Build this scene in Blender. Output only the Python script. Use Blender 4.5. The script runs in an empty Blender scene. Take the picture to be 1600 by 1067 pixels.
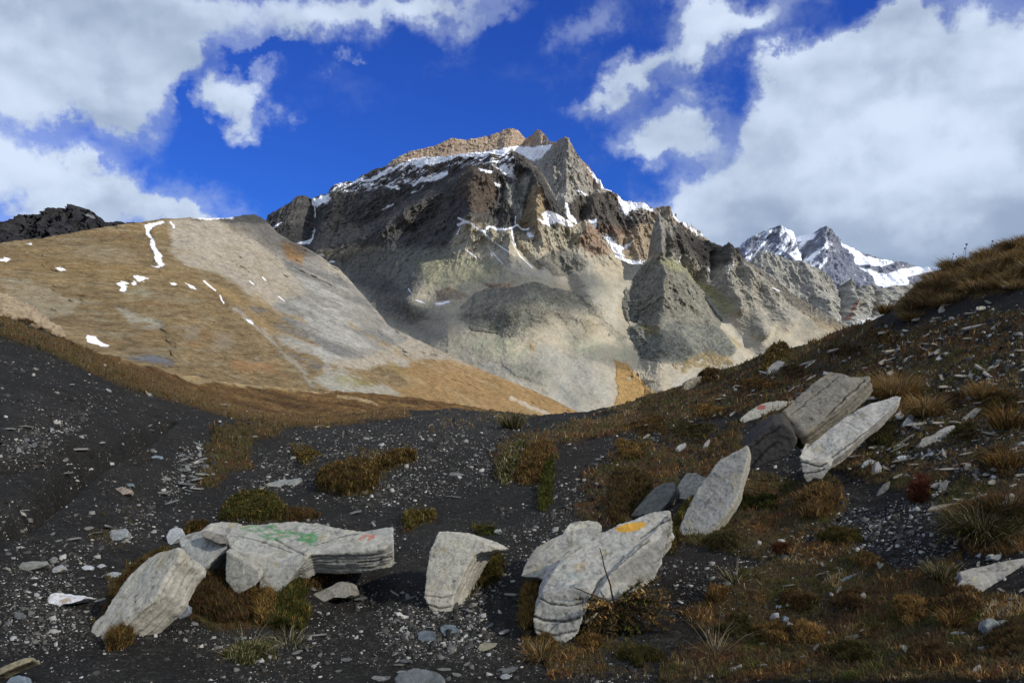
import bpy, bmesh, math, random
import numpy as np
from mathutils import Vector

# ------------------------------------------------------------------ camera, sky, sun, exposure
F = 1244.4                       # focal length in pixels of the 1600 px wide photograph
EYE = 1.6
SC = bpy.context.scene
C = SC.collection
cam = bpy.data.cameras.new('camera')
cam.lens = 28.0; cam.sensor_width = 36.0; cam.clip_start = 0.05; cam.clip_end = 60000
camo = bpy.data.objects.new('camera', cam); C.objects.link(camo)
camo.location = (0, 0, EYE); camo.rotation_euler = (math.radians(90), 0, 0)
SC.camera = camo
SUN_AZ, SUN_EL = math.radians(62), math.radians(34)       # to the right of and behind the viewer
SUN = np.array([math.cos(SUN_EL)*math.sin(SUN_AZ), -math.cos(SUN_EL)*math.cos(SUN_AZ), math.sin(SUN_EL)])
sl = bpy.data.lights.new('sun', 'SUN'); sl.energy = 4.6; sl.angle = math.radians(0.6); sl.color = (1, .95, .86)
slo = bpy.data.objects.new('sun', sl); C.objects.link(slo); slo.location = (30, -20, 60)
slo.rotation_euler = Vector(SUN).to_track_quat('Z', 'Y').to_euler()
SC.view_settings.view_transform = 'Standard'; SC.view_settings.look = 'None'
SC.view_settings.exposure = 0.0; SC.view_settings.gamma = 1.0
SC.cycles.volume_bounces = 1; SC.cycles.max_bounces = 6; SC.cycles.diffuse_bounces = 2
SC.cycles.use_denoising = True
SC.cycles.volume_max_steps = 64

class NT:                                   # little node-tree helper
    def __init__(s, nt): s.nt = nt; nt.nodes.clear()
    def n(s, t, **k):
        x = s.nt.nodes.new(t)
        for a, b in k.items():
            if a == 'i':
                for q, v in b.items():
                    if isinstance(v, bpy.types.NodeSocket): s.nt.links.new(v, x.inputs[q])
                    else: x.inputs[q].default_value = v
            else: setattr(x, a, b)
        return x
    def m(s, op, a, b=0.0, c=0.0, clamp=False):
        x = s.nt.nodes.new('ShaderNodeMath'); x.operation = op; x.use_clamp = clamp
        for q, v in enumerate((a, b, c)):
            if isinstance(v, bpy.types.NodeSocket): s.nt.links.new(v, x.inputs[q])
            else: x.inputs[q].default_value = v
        return x.outputs[0]
    def vm(s, op, a, b=(0, 0, 0)):
        x = s.nt.nodes.new('ShaderNodeVectorMath'); x.operation = op
        for q, v in enumerate((a, b)):
            if isinstance(v, bpy.types.NodeSocket): s.nt.links.new(v, x.inputs[q])
            else: x.inputs[q].default_value = v
        return x
    def mix(s, f, a, b, bt='MIX'):
        x = s.nt.nodes.new('ShaderNodeMix'); x.data_type = 'RGBA'; x.blend_type = bt
        for q, v in ((0, f), (6, a), (7, b)):
            if isinstance(v, bpy.types.NodeSocket): s.nt.links.new(v, x.inputs[q])
            else: x.inputs[q].default_value = v if q == 0 else (*v[:3], 1)
        return x.outputs[2]
    def ss(s, x, a, b):                     # smoothstep
        r = s.nt.nodes.new('ShaderNodeMapRange'); r.interpolation_type = 'SMOOTHSTEP'
        s.nt.links.new(x, r.inputs[0]); r.inputs[1].default_value = a; r.inputs[2].default_value = b
        return r.outputs[0]
    def noise(s, vec, scale, detail=6, rough=.55, dist=0.0, lac=2.0):
        x = s.n('ShaderNodeTexNoise', i={'Scale': scale, 'Detail': detail, 'Roughness': rough, 'Distortion': dist, 'Lacunarity': lac})
        s.nt.links.new(vec, x.inputs['Vector']); return x.outputs[0]
    def link(s, a, b): s.nt.links.new(a, b)

def dirpx(u, v):
    d = np.array([(u-800)/F, 1.0, (533.5-v)/F]); return d/np.linalg.norm(d)

world = bpy.data.worlds.new('World'); SC.world = world; world.use_nodes = True
world.cycles.sampling_method = 'MANUAL'; world.cycles.sample_map_resolution = 512
W = NT(world.node_tree)
sky = W.n('ShaderNodeTexSky', sky_type='NISHITA', sun_disc=False, sun_elevation=SUN_EL, altitude=2500,
          sun_rotation=math.atan2(SUN[0], SUN[1]), air_density=1.0, dust_density=0.2, ozone_density=3.0)
geo = W.n('ShaderNodeTexCoord').outputs['Generated']
dvec = W.vm('NORMALIZE', geo).outputs[0]
# (u, v, half width, half height, tilt in degrees, weight) of the cloud masses of the sky
CLOUDS = [(40,40,230,100,-4,1.2),(60,105,180,60,-4,1.05),(215,70,95,100,-20,.95),(180,140,80,50,-20,.5),(-30,140,110,40,0,.5),
          (330,5,90,40,0,.6),(450,60,100,28,-18,.48),(470,20,170,42,-6,.62),(620,20,150,34,-8,.60),(720,10,120,22,-6,.42),(700,45,40,30,20,.25),
          (392,154,34,38,30,1.0),(318,150,26,80,0,-.55),(400,92,60,18,-10,-.5),(345,225,60,30,0,-.4),(350,140,36,20,-20,.45),(385,190,26,34,70,.35),
          (20,262,140,24,8,.7),(120,272,190,42,14,.9),(30,310,230,50,8,1.0),(200,315,150,26,14,.75),(290,338,90,16,12,.5),
          (1000,108,62,30,-30,.95),(935,148,42,20,-30,.7),(1075,140,38,22,-5,.72),(1020,195,72,34,-5,.95),(1090,210,60,38,5,.8),(1000,225,60,22,-5,.6),(925,45,60,34,-40,.40),
          (1090,48,60,38,-35,.62),(1170,28,110,32,-20,.72),(1130,60,60,34,-30,.5),
          (1235,100,52,34,-30,.85),(1250,180,80,60,-35,.95),(1290,110,80,50,-30,.9),(1380,90,110,60,-25,1.15),(1470,80,90,60,-25,1.1),(1330,200,130,90,-20,1.2),(1560,170,160,110,-20,1.35),(1470,260,220,110,0,1.3),
          (1130,310,110,60,-20,.95),(1220,300,130,70,-10,1.0),(1190,360,150,45,0,1.0),(1450,370,260,80,0,1.4),(1680,330,200,170,0,1.3),(1420,30,60,26,-25,.75),(1600,115,50,30,-25,.7),(1340,45,50,22,-35,.5),(1050,300,50,40,-20,.5),(540,103,14,8,0,.35)]
warp = W.n('ShaderNodeTexNoise', i={'Vector': dvec, 'Scale': 15.0, 'Detail': 7.0, 'Roughness': .6})
wv = W.vm('MULTIPLY', W.vm('SUBTRACT', warp.outputs['Color'], (.5, .5, .5)).outputs[0], (.16, .16, .13)).outputs[0]
wd = W.vm('ADD', dvec, wv).outputs[0]
tot = None; tops = None
for (u, v, ru, rv, tl, wt) in CLOUDS:
    c = dirpx(u, v); r = np.cross(c, [0, 0, 1]); r /= np.linalg.norm(r); up = np.cross(r, c)
    a = math.radians(-tl); r2 = r*math.cos(a)+up*math.sin(a); u2 = -r*math.sin(a)+up*math.cos(a)
    x1 = W.vm('DOT_PRODUCT', wd, tuple(r2*F/ru)).outputs['Value']
    y1 = W.vm('DOT_PRODUCT', wd, tuple(u2*F/rv)).outputs['Value']
    z1 = W.vm('DOT_PRODUCT', wd, tuple(c)).outputs['Value']
    # offsets: the centre's own dot with r2/u2 is zero, so x1, y1 are the scaled offsets already
    q = W.m('ADD', W.m('MULTIPLY', x1, x1), W.m('MULTIPLY', y1, y1))
    g = W.m('MULTIPLY', W.m('MULTIPLY', W.m('EXPONENT', W.m('MULTIPLY', q, -1.5)), wt), W.m('GREATER_THAN', z1, .2))
    gy = W.m('MULTIPLY', g, y1)
    tot = g if tot is None else W.m('ADD', tot, g)
    tops = gy if tops is None else W.m('ADD', tops, gy)
# unseen clouds behind and above the viewer, added for whiter ambient light
sepd = W.n('ShaderNodeSeparateXYZ', i={0: dvec})
back = W.m('MULTIPLY', W.m('MAXIMUM', W.ss(W.m('MULTIPLY', sepd.outputs[1], -1), -.5, .3), W.ss(sepd.outputs[2], .45, .62)), .85)
tot = W.m('ADD', W.m('MINIMUM', tot, 1.25), back)
nz = W.noise(W.vm('MULTIPLY', dvec, (1, 1, 1.5)).outputs[0], 9.0, 8, .56, .15)
nzf = W.noise(dvec, 30.0, 5, .6, .5)
nn = W.m('ADD', W.m('MULTIPLY', W.m('SUBTRACT', nz, .5), .78), W.m('MULTIPLY', W.m('SUBTRACT', nzf, .5), .36))
den = W.m('ADD', tot, nn)
alpha = W.m('MAXIMUM', W.ss(den, .20, 1.02), W.m('MULTIPLY', W.ss(W.m('ADD', tot, W.m('MULTIPLY', nn, .8)), .02, .5), .34))
nlow = W.noise(wd, 5.5, 3, .45, .1)
nzs = W.noise(W.vm('MULTIPLY', dvec, (1, 1, 1.5)).outputs[0], 8.0, 3.5, .45, .1)
upn = W.noise(W.vm('ADD', W.vm('MULTIPLY', dvec, (1, 1, 1.5)).outputs[0], (.010, -.006, .024)).outputs[0], 8.0, 3.5, .45, .1)
lit = W.m('ADD', W.m('MULTIPLY', W.m('SUBTRACT', nzs, upn), 1.5), W.m('ADD', W.m('MULTIPLY', nlow, 1.5), -.28))
lit = W.m('ADD', lit, W.m('MULTIPLY', W.m('DIVIDE', tops, W.m('ADD', tot, .3)), .18))
lowgrey = W.m('MULTIPLY', W.ss(W.m('MULTIPLY', sepd.outputs[2], -1), -.20, -.05), W.ss(sepd.outputs[0], .15, .45))
lit = W.m('SUBTRACT', lit, W.m('MULTIPLY', lowgrey, .75))
litc = W.ss(lit, -.12, .85)
ccol = W.mix(litc, (3.3, 4.2, 5.7), (7.0, 8.1, 9.8))
elev = W.ss(sepd.outputs[2], -.02, .42)
tintc = W.mix(elev, (.14, .39, 1.0), (.21, .49, 1.38))
skyc = W.mix(1.0, sky.outputs[0], tintc, 'MULTIPLY')
skyg = W.n('ShaderNodeGamma', i={0: skyc, 1: 1.0}).outputs[0]
final = W.mix(W.m('MULTIPLY', alpha, .97), skyg, ccol)
bg = W.n('ShaderNodeBackground', i={'Color': final, 'Strength': 0.10})
wo = W.n('ShaderNodeOutputWorld', i={0: bg.outputs[0]})

# ------------------------------------------------------------------ numpy helpers
_rs = np.random.RandomState(7)
_perm = np.concatenate([_rs.permutation(256)]*3).astype(np.int32)
_grad = _rs.normal(size=(256, 3)).astype(np.float32); _grad /= np.linalg.norm(_grad, axis=1)[:, None]
def perlin(x, y, z):
    x, y, z = (np.asarray(a, np.float32) for a in (x, y, z))
    x, y, z = np.broadcast_arrays(x, y, z)
    sh = x.shape; x = x.ravel(); y = y.ravel(); z = z.ravel()
    xi = np.floor(x); yi = np.floor(y); zi = np.floor(z)
    xf = x-xi; yf = y-yi; zf = z-zi
    xi = xi.astype(np.int64) & 255; yi = yi.astype(np.int64) & 255; zi = zi.astype(np.int64) & 255
    s = lambda t: t*t*t*(t*(t*6-15)+10)
    u, v, w = s(xf), s(yf), s(zf)
    r = np.zeros_like(x)
    for dx in (0, 1):
        for dy in (0, 1):
            for dz in (0, 1):
                h = _perm[_perm[_perm[xi+dx]+yi+dy]+zi+dz]
                g = _grad[h]
                d = g[:, 0]*(xf-dx)+g[:, 1]*(yf-dy)+g[:, 2]*(zf-dz)
                r += d*(u if dx else 1-u)*(v if dy else 1-v)*(w if dz else 1-w)
    return r.reshape(sh)*1.5
def fbm(x, y, z=0.0, o=5, g=.5, lac=2.03):
    r = 0; a = 1; t = 0
    for k in range(o):
        f = lac**k
        r = r + a*perlin(x*f+17.3*k, y*f-9.1*k, np.asarray(z)*f+3.7*k); t += a; a *= g
    return r/t
def ridged(x, y, z=0.0, o=5, g=.5, lac=2.03):
    r = 0; a = 1; t = 0
    for k in range(o):
        f = lac**k
        n = 1-np.abs(perlin(x*f+11.3*k, y*f+5.1*k, np.asarray(z)*f-3.7*k))*1.8
        r = r + a*np.clip(n, -1, 1)**2; t += a; a *= g
    return r/t
def sst(x, a, b):
    t = np.clip((x-a)/(b-a), 0, 1); return t*t*(3-2*t)
def lin(pts, x):
    p = np.array(pts, float); return np.interp(x, p[:, 0], p[:, 1])
def sdist(poly, U, V):
    """signed distance in pixels to a polygon, positive inside"""
    P = np.array(poly, np.float32); sh = U.shape; U = U.ravel(); V = V.ravel()
    out = np.full(U.shape, -1e3, np.float32)
    m = 60
    k = np.where((U > P[:, 0].min()-m) & (U < P[:, 0].max()+m) & (V > P[:, 1].min()-m) & (V < P[:, 1].max()+m))[0]
    if len(k) == 0: return out.reshape(sh)
    u, v = U[k], V[k]; d = np.full(u.shape, 1e9, np.float32); ins = np.zeros(u.shape, bool)
    for i in range(len(P)):
        a, b = P[i], P[(i+1) % len(P)]; e = b-a
        t = np.clip(((u-a[0])*e[0]+(v-a[1])*e[1])/max(e@e, 1e-9), 0, 1)
        d = np.minimum(d, (u-a[0]-t*e[0])**2+(v-a[1]-t*e[1])**2)
        c = ((a[1] > v) != (b[1] > v))
        with np.errstate(divide='ignore', invalid='ignore'):
            xx = (b[0]-a[0])*(v-a[1])/(b[1]-a[1]+1e-12)+a[0]
        ins ^= c & (u < xx)
    d = np.sqrt(d); out[k] = np.where(ins, d, -d)
    return out.reshape(sh)
def ldist(line, U, V):
    """distance in pixels to a polyline"""
    P = np.array(line, np.float32); d = np.full(U.shape, 1e9, np.float32)
    for i in range(len(P)-1):
        a, b = P[i], P[i+1]; e = b-a
        t = np.clip(((U-a[0])*e[0]+(V-a[1])*e[1])/max(e@e, 1e-9), 0, 1)
        d = np.minimum(d, (U-a[0]-t*e[0])**2+(V-a[1]-t*e[1])**2)
    return np.sqrt(d)
def put(col, mask, rgb):
    col[...] = col*(1-mask[..., None])+np.asarray(rgb, np.float32)*mask[..., None]

def make_mesh(name, verts, faces, col=None, smooth=True, loops=None):
    """faces: (N,k) array or list of arrays of equal-length faces"""
    me = bpy.data.meshes.new(name)
    if not isinstance(faces, (list, tuple)): faces = [faces]
    nv = len(verts)
    me.vertices.add(nv); me.vertices.foreach_set('co', np.ascontiguousarray(verts, np.float32).ravel())
    nl = sum(f.size for f in faces); nf = sum(len(f) for f in faces)
    me.loops.add(nl); me.polygons.add(nf)
    me.loops.foreach_set('vertex_index', np.concatenate([f.ravel() for f in faces]).astype(np.int32))
    st = []; o = 0
    for f in faces:
        st.append(o+np.arange(len(f))*f.shape[1]); o += f.size
    me.polygons.foreach_set('loop_start', np.concatenate(st).astype(np.int32))
    if smooth: me.polygons.foreach_set('use_smooth', np.ones(nf, bool))
    me.update(calc_edges=True)
    if col is not None:
        a = me.color_attributes.new('tint', 'FLOAT_COLOR', 'POINT')
        cc = np.ones((nv, 4), np.float32); cc[:, :col.shape[1]] = np.clip(col, 0, 1)
        a.data.foreach_set('color', cc.ravel())
    return me
def link(name, me, mat=None, parent=None, loc=None):
    o = bpy.data.objects.new(name, me); C.objects.link(o)
    if mat is not None and me is not None: me.materials.append(mat)
    if parent is not None: o.parent = parent
    if loc is not None: o.location = loc
    return o
def tag(o, label=None, cat=None, group=None, kind=None):
    if label: o['label'] = label
    if cat: o['category'] = cat
    if group: o['group'] = group
    if kind: o['kind'] = kind
    return o
def grid_faces(nr, nc):
    i = np.arange(nr*nc).reshape(nr, nc)
    return np.stack([i[:-1, :-1], i[:-1, 1:], i[1:, 1:], i[1:, :-1]], -1).reshape(-1, 4)

# ------------------------------------------------------------------ materials
def new_mat(name):
    m = bpy.data.materials.new(name); m.use_nodes = True; return m, NT(m.node_tree)
def finish(N, col, rough, height=None, dist=.01, strength=.6, spec=.25):
    p = N.n('ShaderNodeBsdfPrincipled', i={'Base Color': col, 'Roughness': rough, 'Specular IOR Level': spec})
    if height is not None:
        b = N.n('ShaderNodeBump', i={'Height': height, 'Distance': dist, 'Strength': strength}); N.link(b.outputs[0], p.inputs['Normal'])
    N.n('ShaderNodeOutputMaterial', i={0: p.outputs[0]}); return p
def mat_far(name, s1, s2, amp, bump):
    """far rock and turf: traced geology and painted-in shade in the 'tint' attribute, broken up by two world-size noises"""
    m, N = new_mat(name)
    t = N.n('ShaderNodeVertexColor', layer_name='tint').outputs[0]
    co = N.n('ShaderNodeTexCoord').outputs['Object']
    rk = N.n('ShaderNodeVertexColor', layer_name='tint').outputs[1]          # alpha: 1 on bare crags, 0 on scree and turf
    n1 = N.noise(co, s1, 8, .62, .3); n2 = N.noise(N.vm('MULTIPLY', co, (1.3, 1, .8)).outputs[0], s2, 8, .62)
    n3 = N.noise(co, s2*4, 6, .65, .4)
    cr = N.m('ABSOLUTE', N.m('SUBTRACT', N.noise(N.vm('MULTIPLY', co, (1.2, 1, .6)).outputs[0], s2*1.1, 5, .6, .8), .5))
    crk = N.m('SUBTRACT', 1, N.m('MULTIPLY', N.m('SUBTRACT', 1, N.ss(cr, .0, .035)), N.m('MULTIPLY', rk, .45)))
    kk = N.m('ADD', N.m('MULTIPLY', n1, .35), N.m('ADD', N.m('MULTIPLY', n2, .3), N.m('MULTIPLY', n3, .35)))
    con = N.m('ADD', N.m('MULTIPLY', rk, 1.3), amp*2.2)
    k = N.m('MULTIPLY', N.m('MAXIMUM', N.m('ADD', 1, N.m('MULTIPLY', N.m('SUBTRACT', kk, .5), N.m('MULTIPLY', con, 1.6))), .25), crk)
    col = N.mix(1.0, t, N.n('ShaderNodeCombineColor', i={0: k, 1: k, 2: k}).outputs[0], 'MULTIPLY')
    hh = N.m('ADD', N.m('MULTIPLY', n1, 1.2), N.m('ADD', n2, N.m('MULTIPLY', n3, .45)))
    hh = N.m('MULTIPLY', hh, N.m('ADD', .45, N.m('MULTIPLY', rk, 1.5)))
    finish(N, col, .95, hh, bump, .9, .05)
    return m
M_far = mat_far('alpine_rock', .018, .045, .32, 3.2)
M_hill = mat_far('hill_turf', .12, .55, .75, 1.2)

# ------------------------------------------------------------------ far relief
def relief(top, bot, ytop, ybot, nu, nv, disp, paint, jag=2.0, jagf=.12, back=.5, g=1.0, nb=14, fine=.12, crag=None, famp=.8):
    """One ridge: profile rows rise from its foot (bot, ybot) to its crest (top, ytop), then fall away behind.
    Every polyline is traced in pixels, the depths are metres. Returns verts, faces, colours."""
    u0, u1 = top[0][0], top[-1][0]
    u = np.linspace(u0, u1, nu); t = np.linspace(0, 1, nv)
    us = np.linspace(-6, 6, 9)
    vt = lin(top, u); vs_ = np.mean([lin(top, np.clip(u+q, u0, u1)) for q in us*2], 0); jg = jag*fbm(u*jagf, 3.3+u0, 0, 5, .6)+(vt-vs_); vt = vs_; vb = lin(bot, u)
    yt, yb = lin(ytop, u), lin(ybot, u)
    U = np.repeat(u[None], nv, 0); T = np.repeat(t[:, None], nu, 1)
    V = vb[None]+(vt-vb)[None]*T+jg[None]*T**14; Y = yb[None]+(yt-yb)[None]*(T**g)
    X = (U-800)/F*Y; Z = EYE+(533.5-V)/F*Y
    D = disp(U, V, X, Y, Z, T)
    Yn = Y-D*(1-.0*T); Xn = X.copy()
    col = np.zeros(U.shape+(3,), np.float32)
    slope = np.gradient(Z-0, axis=0)/np.maximum(np.abs(np.gradient(Yn, axis=0)), 1e-3)
    paint(col, U, V, X, Y, Z, T, D)
    lum = col.mean(-1); snow = sst(lum, .5, .7)
    ff = fbm(X*fine, Y*fine*.6, Z*fine*1.4, 5, .68); f2 = fbm(X*fine*.3+5, Y*fine*.2, Z*fine*.5, 4, .6)
    rk = (1-snow)*(np.maximum(sst(-lum, -.24, -.17), crag(U, V)) if crag is not None else 0*U)
    fa = famp*(.5+.5*rk) if crag is not None else famp
    col *= np.clip(1+(1-snow)*fa*(ff+.5*f2), .3, 2)[..., None]
    col = np.concatenate([col, rk[..., None].astype(np.float32)], -1)
    # back side
    tb = np.linspace(0, 1, nb+1)[1:, None]
    bx = np.repeat(X[-1:], nb, 0)+0*tb; by = Yn[-1:]+(yt-yb)[None]*back*tb; bz = Z[-1:]-np.maximum(Z[-1:]-Z[:1], .25*(yt-yb)[None]*back)*tb**1.3
    bz = bz+fbm(bx*.01, by*.01, 1, 4)*np.minimum(8, (Z[-1:]-Z[:1])*.03)
    bc = np.repeat(col[-1:], nb, 0)
    vs = np.stack([np.concatenate([Xn, bx]), np.concatenate([Yn, by]), np.concatenate([Z, bz])], -1).reshape(-1, 3)
    cs = np.concatenate([col, bc]).reshape(-1, 4)
    return vs, grid_faces(nv+nb, nu), cs
def join(parts):
    vs = []; fs = []; cs = []; o = 0
    for v, f, c in parts: vs.append(v); fs.append(f+o); cs.append(c); o += len(v)
    return np.concatenate(vs), np.concatenate(fs), np.concatenate(cs)
def warpuv(U, V, X, Y, Z, s, a):
    return U+a*fbm(X*s, Y*s*.5, Z*s, 4, .6), V+a*fbm(X*s+31, Y*s*.5, Z*s+7, 4, .6)

SNOW = (.86, .87, .90)
SCREE = (.35, .305, .225); SCREE2 = (.29, .275, .235); GREY = (.20, .19, .165); DARK = (.07, .07, .07); BROWN = (.13, .10, .075)
RED = (.27, .165, .11); LICH = (.23, .225, .13); OCHRE = (.33, .21, .085); SLATE = (.085, .085, .088)
def knoll(P, A, w, wU, wV, V):
    p = np.array(P); v0, v1 = p[:, 1].min(), p[:, 1].max()
    up = np.clip((v1-V)/(v1-v0)*1.15, 0, 1)
    return A*sst(sdist(P, wU, wV), -4, w)*up
# ---- main massif: back crest with the grey pyramid
def disp_back(U, V, X, Y, Z, T):
    s = 1/260.
    r = ridged(X*s*1.6, Y*s*.4, Z*s*.45, 6, .55)
    rd = sst(850-U, -10, 20)
    r2 = ridged(X/55., Y/60., Z/55., 5, .6)
    d = 110*(r-.5)*(1-.93*rd)+20*(r2-.5)+(22-8*rd)*fbm(X*.02, Y*.01, Z*.012, 5, .6)
    for l, a, w in (([(878,222),(868,262),(858,300),(880,345)],55,18), ([(888,222),(905,262),(915,300),(925,350)],45,14),
                    ([(925,290),(905,340)],-70,9), ([(1000,330),(990,372)],50,10), ([(955,306),(950,345),(960,370)],90,12),
                    ([(800,204),(790,240)],40,14), ([(842,206),(842,235)],40,8), ([(1045,330),(1050,370)],80,12)):
        d = d+a*np.exp(-(ldist(l, U, V)/w)**2)
    return d
def paint_back(c, U, V, X, Y, Z, T, D):
    n = fbm(X*.012, Y*.006, Z*.012, 5, .6); n2 = fbm(X*.05, Y*.02, Z*.03, 4, .6)
    put(c, np.ones_like(U), (.27, .25, .215))
    put(c, sst(n, -.1, .35)*.5, (.33, .31, .27))
    wU, wV = warpuv(U, V, X, Y, Z, .02, 5)
    red = sst(sdist([(590,262),(700,214),(800,198),(862,205),(872,232),(800,234),(720,242),(640,262)], wU, wV), -2, 3)
    put(c, red, (.36, .275, .20)); put(c, red*sst(n2, .0, .3)*.5, (.24, .145, .095)); put(c, red*sst(-n2, .1, .4)*.5, (.27, .24, .18))
    put(c, sst(sdist([(880,216),(890,216),(960,300),(960,310),(925,285)], wU, wV), -3, 3)*sst(n, -.1, .3), (.34, .22, .15))
    put(c, sst(sdist([(1000,310),(1060,338),(1112,375),(1112,400),(1040,400),(1000,350)], wU, wV), -3, 3)*.8, (.26, .215, .165))
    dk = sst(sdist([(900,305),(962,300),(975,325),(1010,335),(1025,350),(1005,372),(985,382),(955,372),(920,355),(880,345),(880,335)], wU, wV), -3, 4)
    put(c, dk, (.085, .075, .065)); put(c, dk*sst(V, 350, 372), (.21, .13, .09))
    put(c, sst(sdist([(960,375),(1000,350),(1030,350),(1030,420),(985,420)], wU, wV), -3, 3), (.30, .24, .17))
    sn = np.zeros_like(U)
    brk = sst(U, 950, 965)*9*np.abs(fbm(X*.06, Y*.03, Z*.06, 4, .6))
    for P in ([(796,233),(812,229),(862,230),(858,238),(846,246),(834,254),(820,246),(806,238)],
              [(700,244),(745,238),(800,232),(790,246),(700,254)], [(600,264),(640,249),(690,243),(680,256),(620,268)],
              [(958,304),(975,311),(1000,314),(1020,324),(1026,331),(1014,333),(1000,327),(985,330),(978,340),(970,332)],
              [(880,335),(900,342),(904,352),(885,352)], [(918,345),(930,345),(930,360),(922,362)],
              [(930,366),(945,371),(960,380),(975,382),(990,374),(988,382),(975,392),(978,402),(1000,406),(1010,410),(990,420),(955,412),(940,400),(962,398),(948,386)]):
        sn = np.maximum(sn, sst(sdist(P, wU, wV)-brk, -1.2, 1.2))
    for l, w in (([(1050,340),(1075,355),(1100,368)],3), ([(885,320),(892,352)],3), ([(918,262),(940,290),(955,305)],2.0), ([(905,298),(915,302)],3)):
        sn = np.maximum(sn, sst(w-ldist(l, wU, wV)+2.5*n2*2, -.5, .8))
    dust = sst(n2+.55*fbm(X*.1, Y*.05, Z*.12, 3), .34, .55)*np.clip(sst(sdist([(740,206),(800,200),(850,202),(870,235),(800,234),(700,246)], wU, wV), -3, 3)*.9+sst(sdist([(955,300),(1060,335),(1110,372),(1080,380),(1040,352),(985,355)], wU, wV), -3, 3)+.10, 0, 1)
    put(c, np.clip(np.maximum(sn, dust), 0, 1), SNOW)

# ---- main massif: front mass with walls and knolls toned dark as shade, and the wide scree apron
KN1 = [(700,492),(722,470),(745,455),(772,450),(800,449),(842,442),(865,452),(892,454),(915,464),(934,484),(946,508),(934,528),(900,536),(860,520),(800,530),(740,520)]
KN3 = [(835,408),(862,392),(888,388),(910,396),(925,412),(905,428),(865,432)]
KN4 = [(560,470),(600,455),(660,462),(700,470),(690,500),(640,505),(580,500)]
def disp_front(U, V, X, Y, Z, T):
    r = ridged(X/170., Y/420., Z/430., 6, .55)
    wall = 1-sst(V, 370, 440)
    r2 = ridged(X/60., Y/70., Z/60., 5, .6)
    lw = wall*sst(-U, -790, -740)
    d = (r-.5)*110*wall*(1-.55*lw)+34*lw*fbm((Z-.5*X)*.016, Y*.004, (X+.5*Z)*.003, 5, .6)+(9+6*wall)*fbm(X*.02, Y*.02, Z*.025, 6, .58)+16*fbm(X*.005, Y*.004, Z*.008, 3)*(1-wall)+(r2-.5)*(5+9*wall)
    s = 1-np.exp(-(1-T)*14)
    F_ = [([(790,236),(760,262),(738,300),(735,345)],130,18), ([(800,235),(850,285),(880,340)],120,16), ([(838,300),(838,345)],80,13),
          ([(812,275),(822,345)],-110,12), ([(735,275),(650,330),(580,372),(505,400)],70,15), ([(700,270),(620,310),(560,350)],-60,16),
          ([(485,310),(486,340),(480,372)],-110,10), ([(462,306),(450,345),(440,380)],70,16), ([(535,284),(515,330),(500,390)],80,16),
          ([(690,300),(650,360),(640,400)],-50,16), ([(915,343),(935,380),(960,402)],60,12), ([(800,345),(806,380),(840,420)],-30,6),
          ([(620,385),(660,420),(640,470)],40,22), ([(860,400),(905,470),(960,530)],-40,14), ([(540,420),(600,470),(650,520)],-60,26)]
    for l, a, w in F_: d = d+a*np.exp(-(ldist(l, U, V)/w)**2)*s
    wU, wV = warpuv(U, V, X, Y, Z, .012, 9)
    for P, A, w in ((KN1, 50, 40), (KN3, 40, 18), (KN4, 30, 25)): d = d+knoll(P, A, w, wU, wV, V)*(1+.3*fbm(X*.02, Y*.01, Z*.01, 4))
    return d
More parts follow.
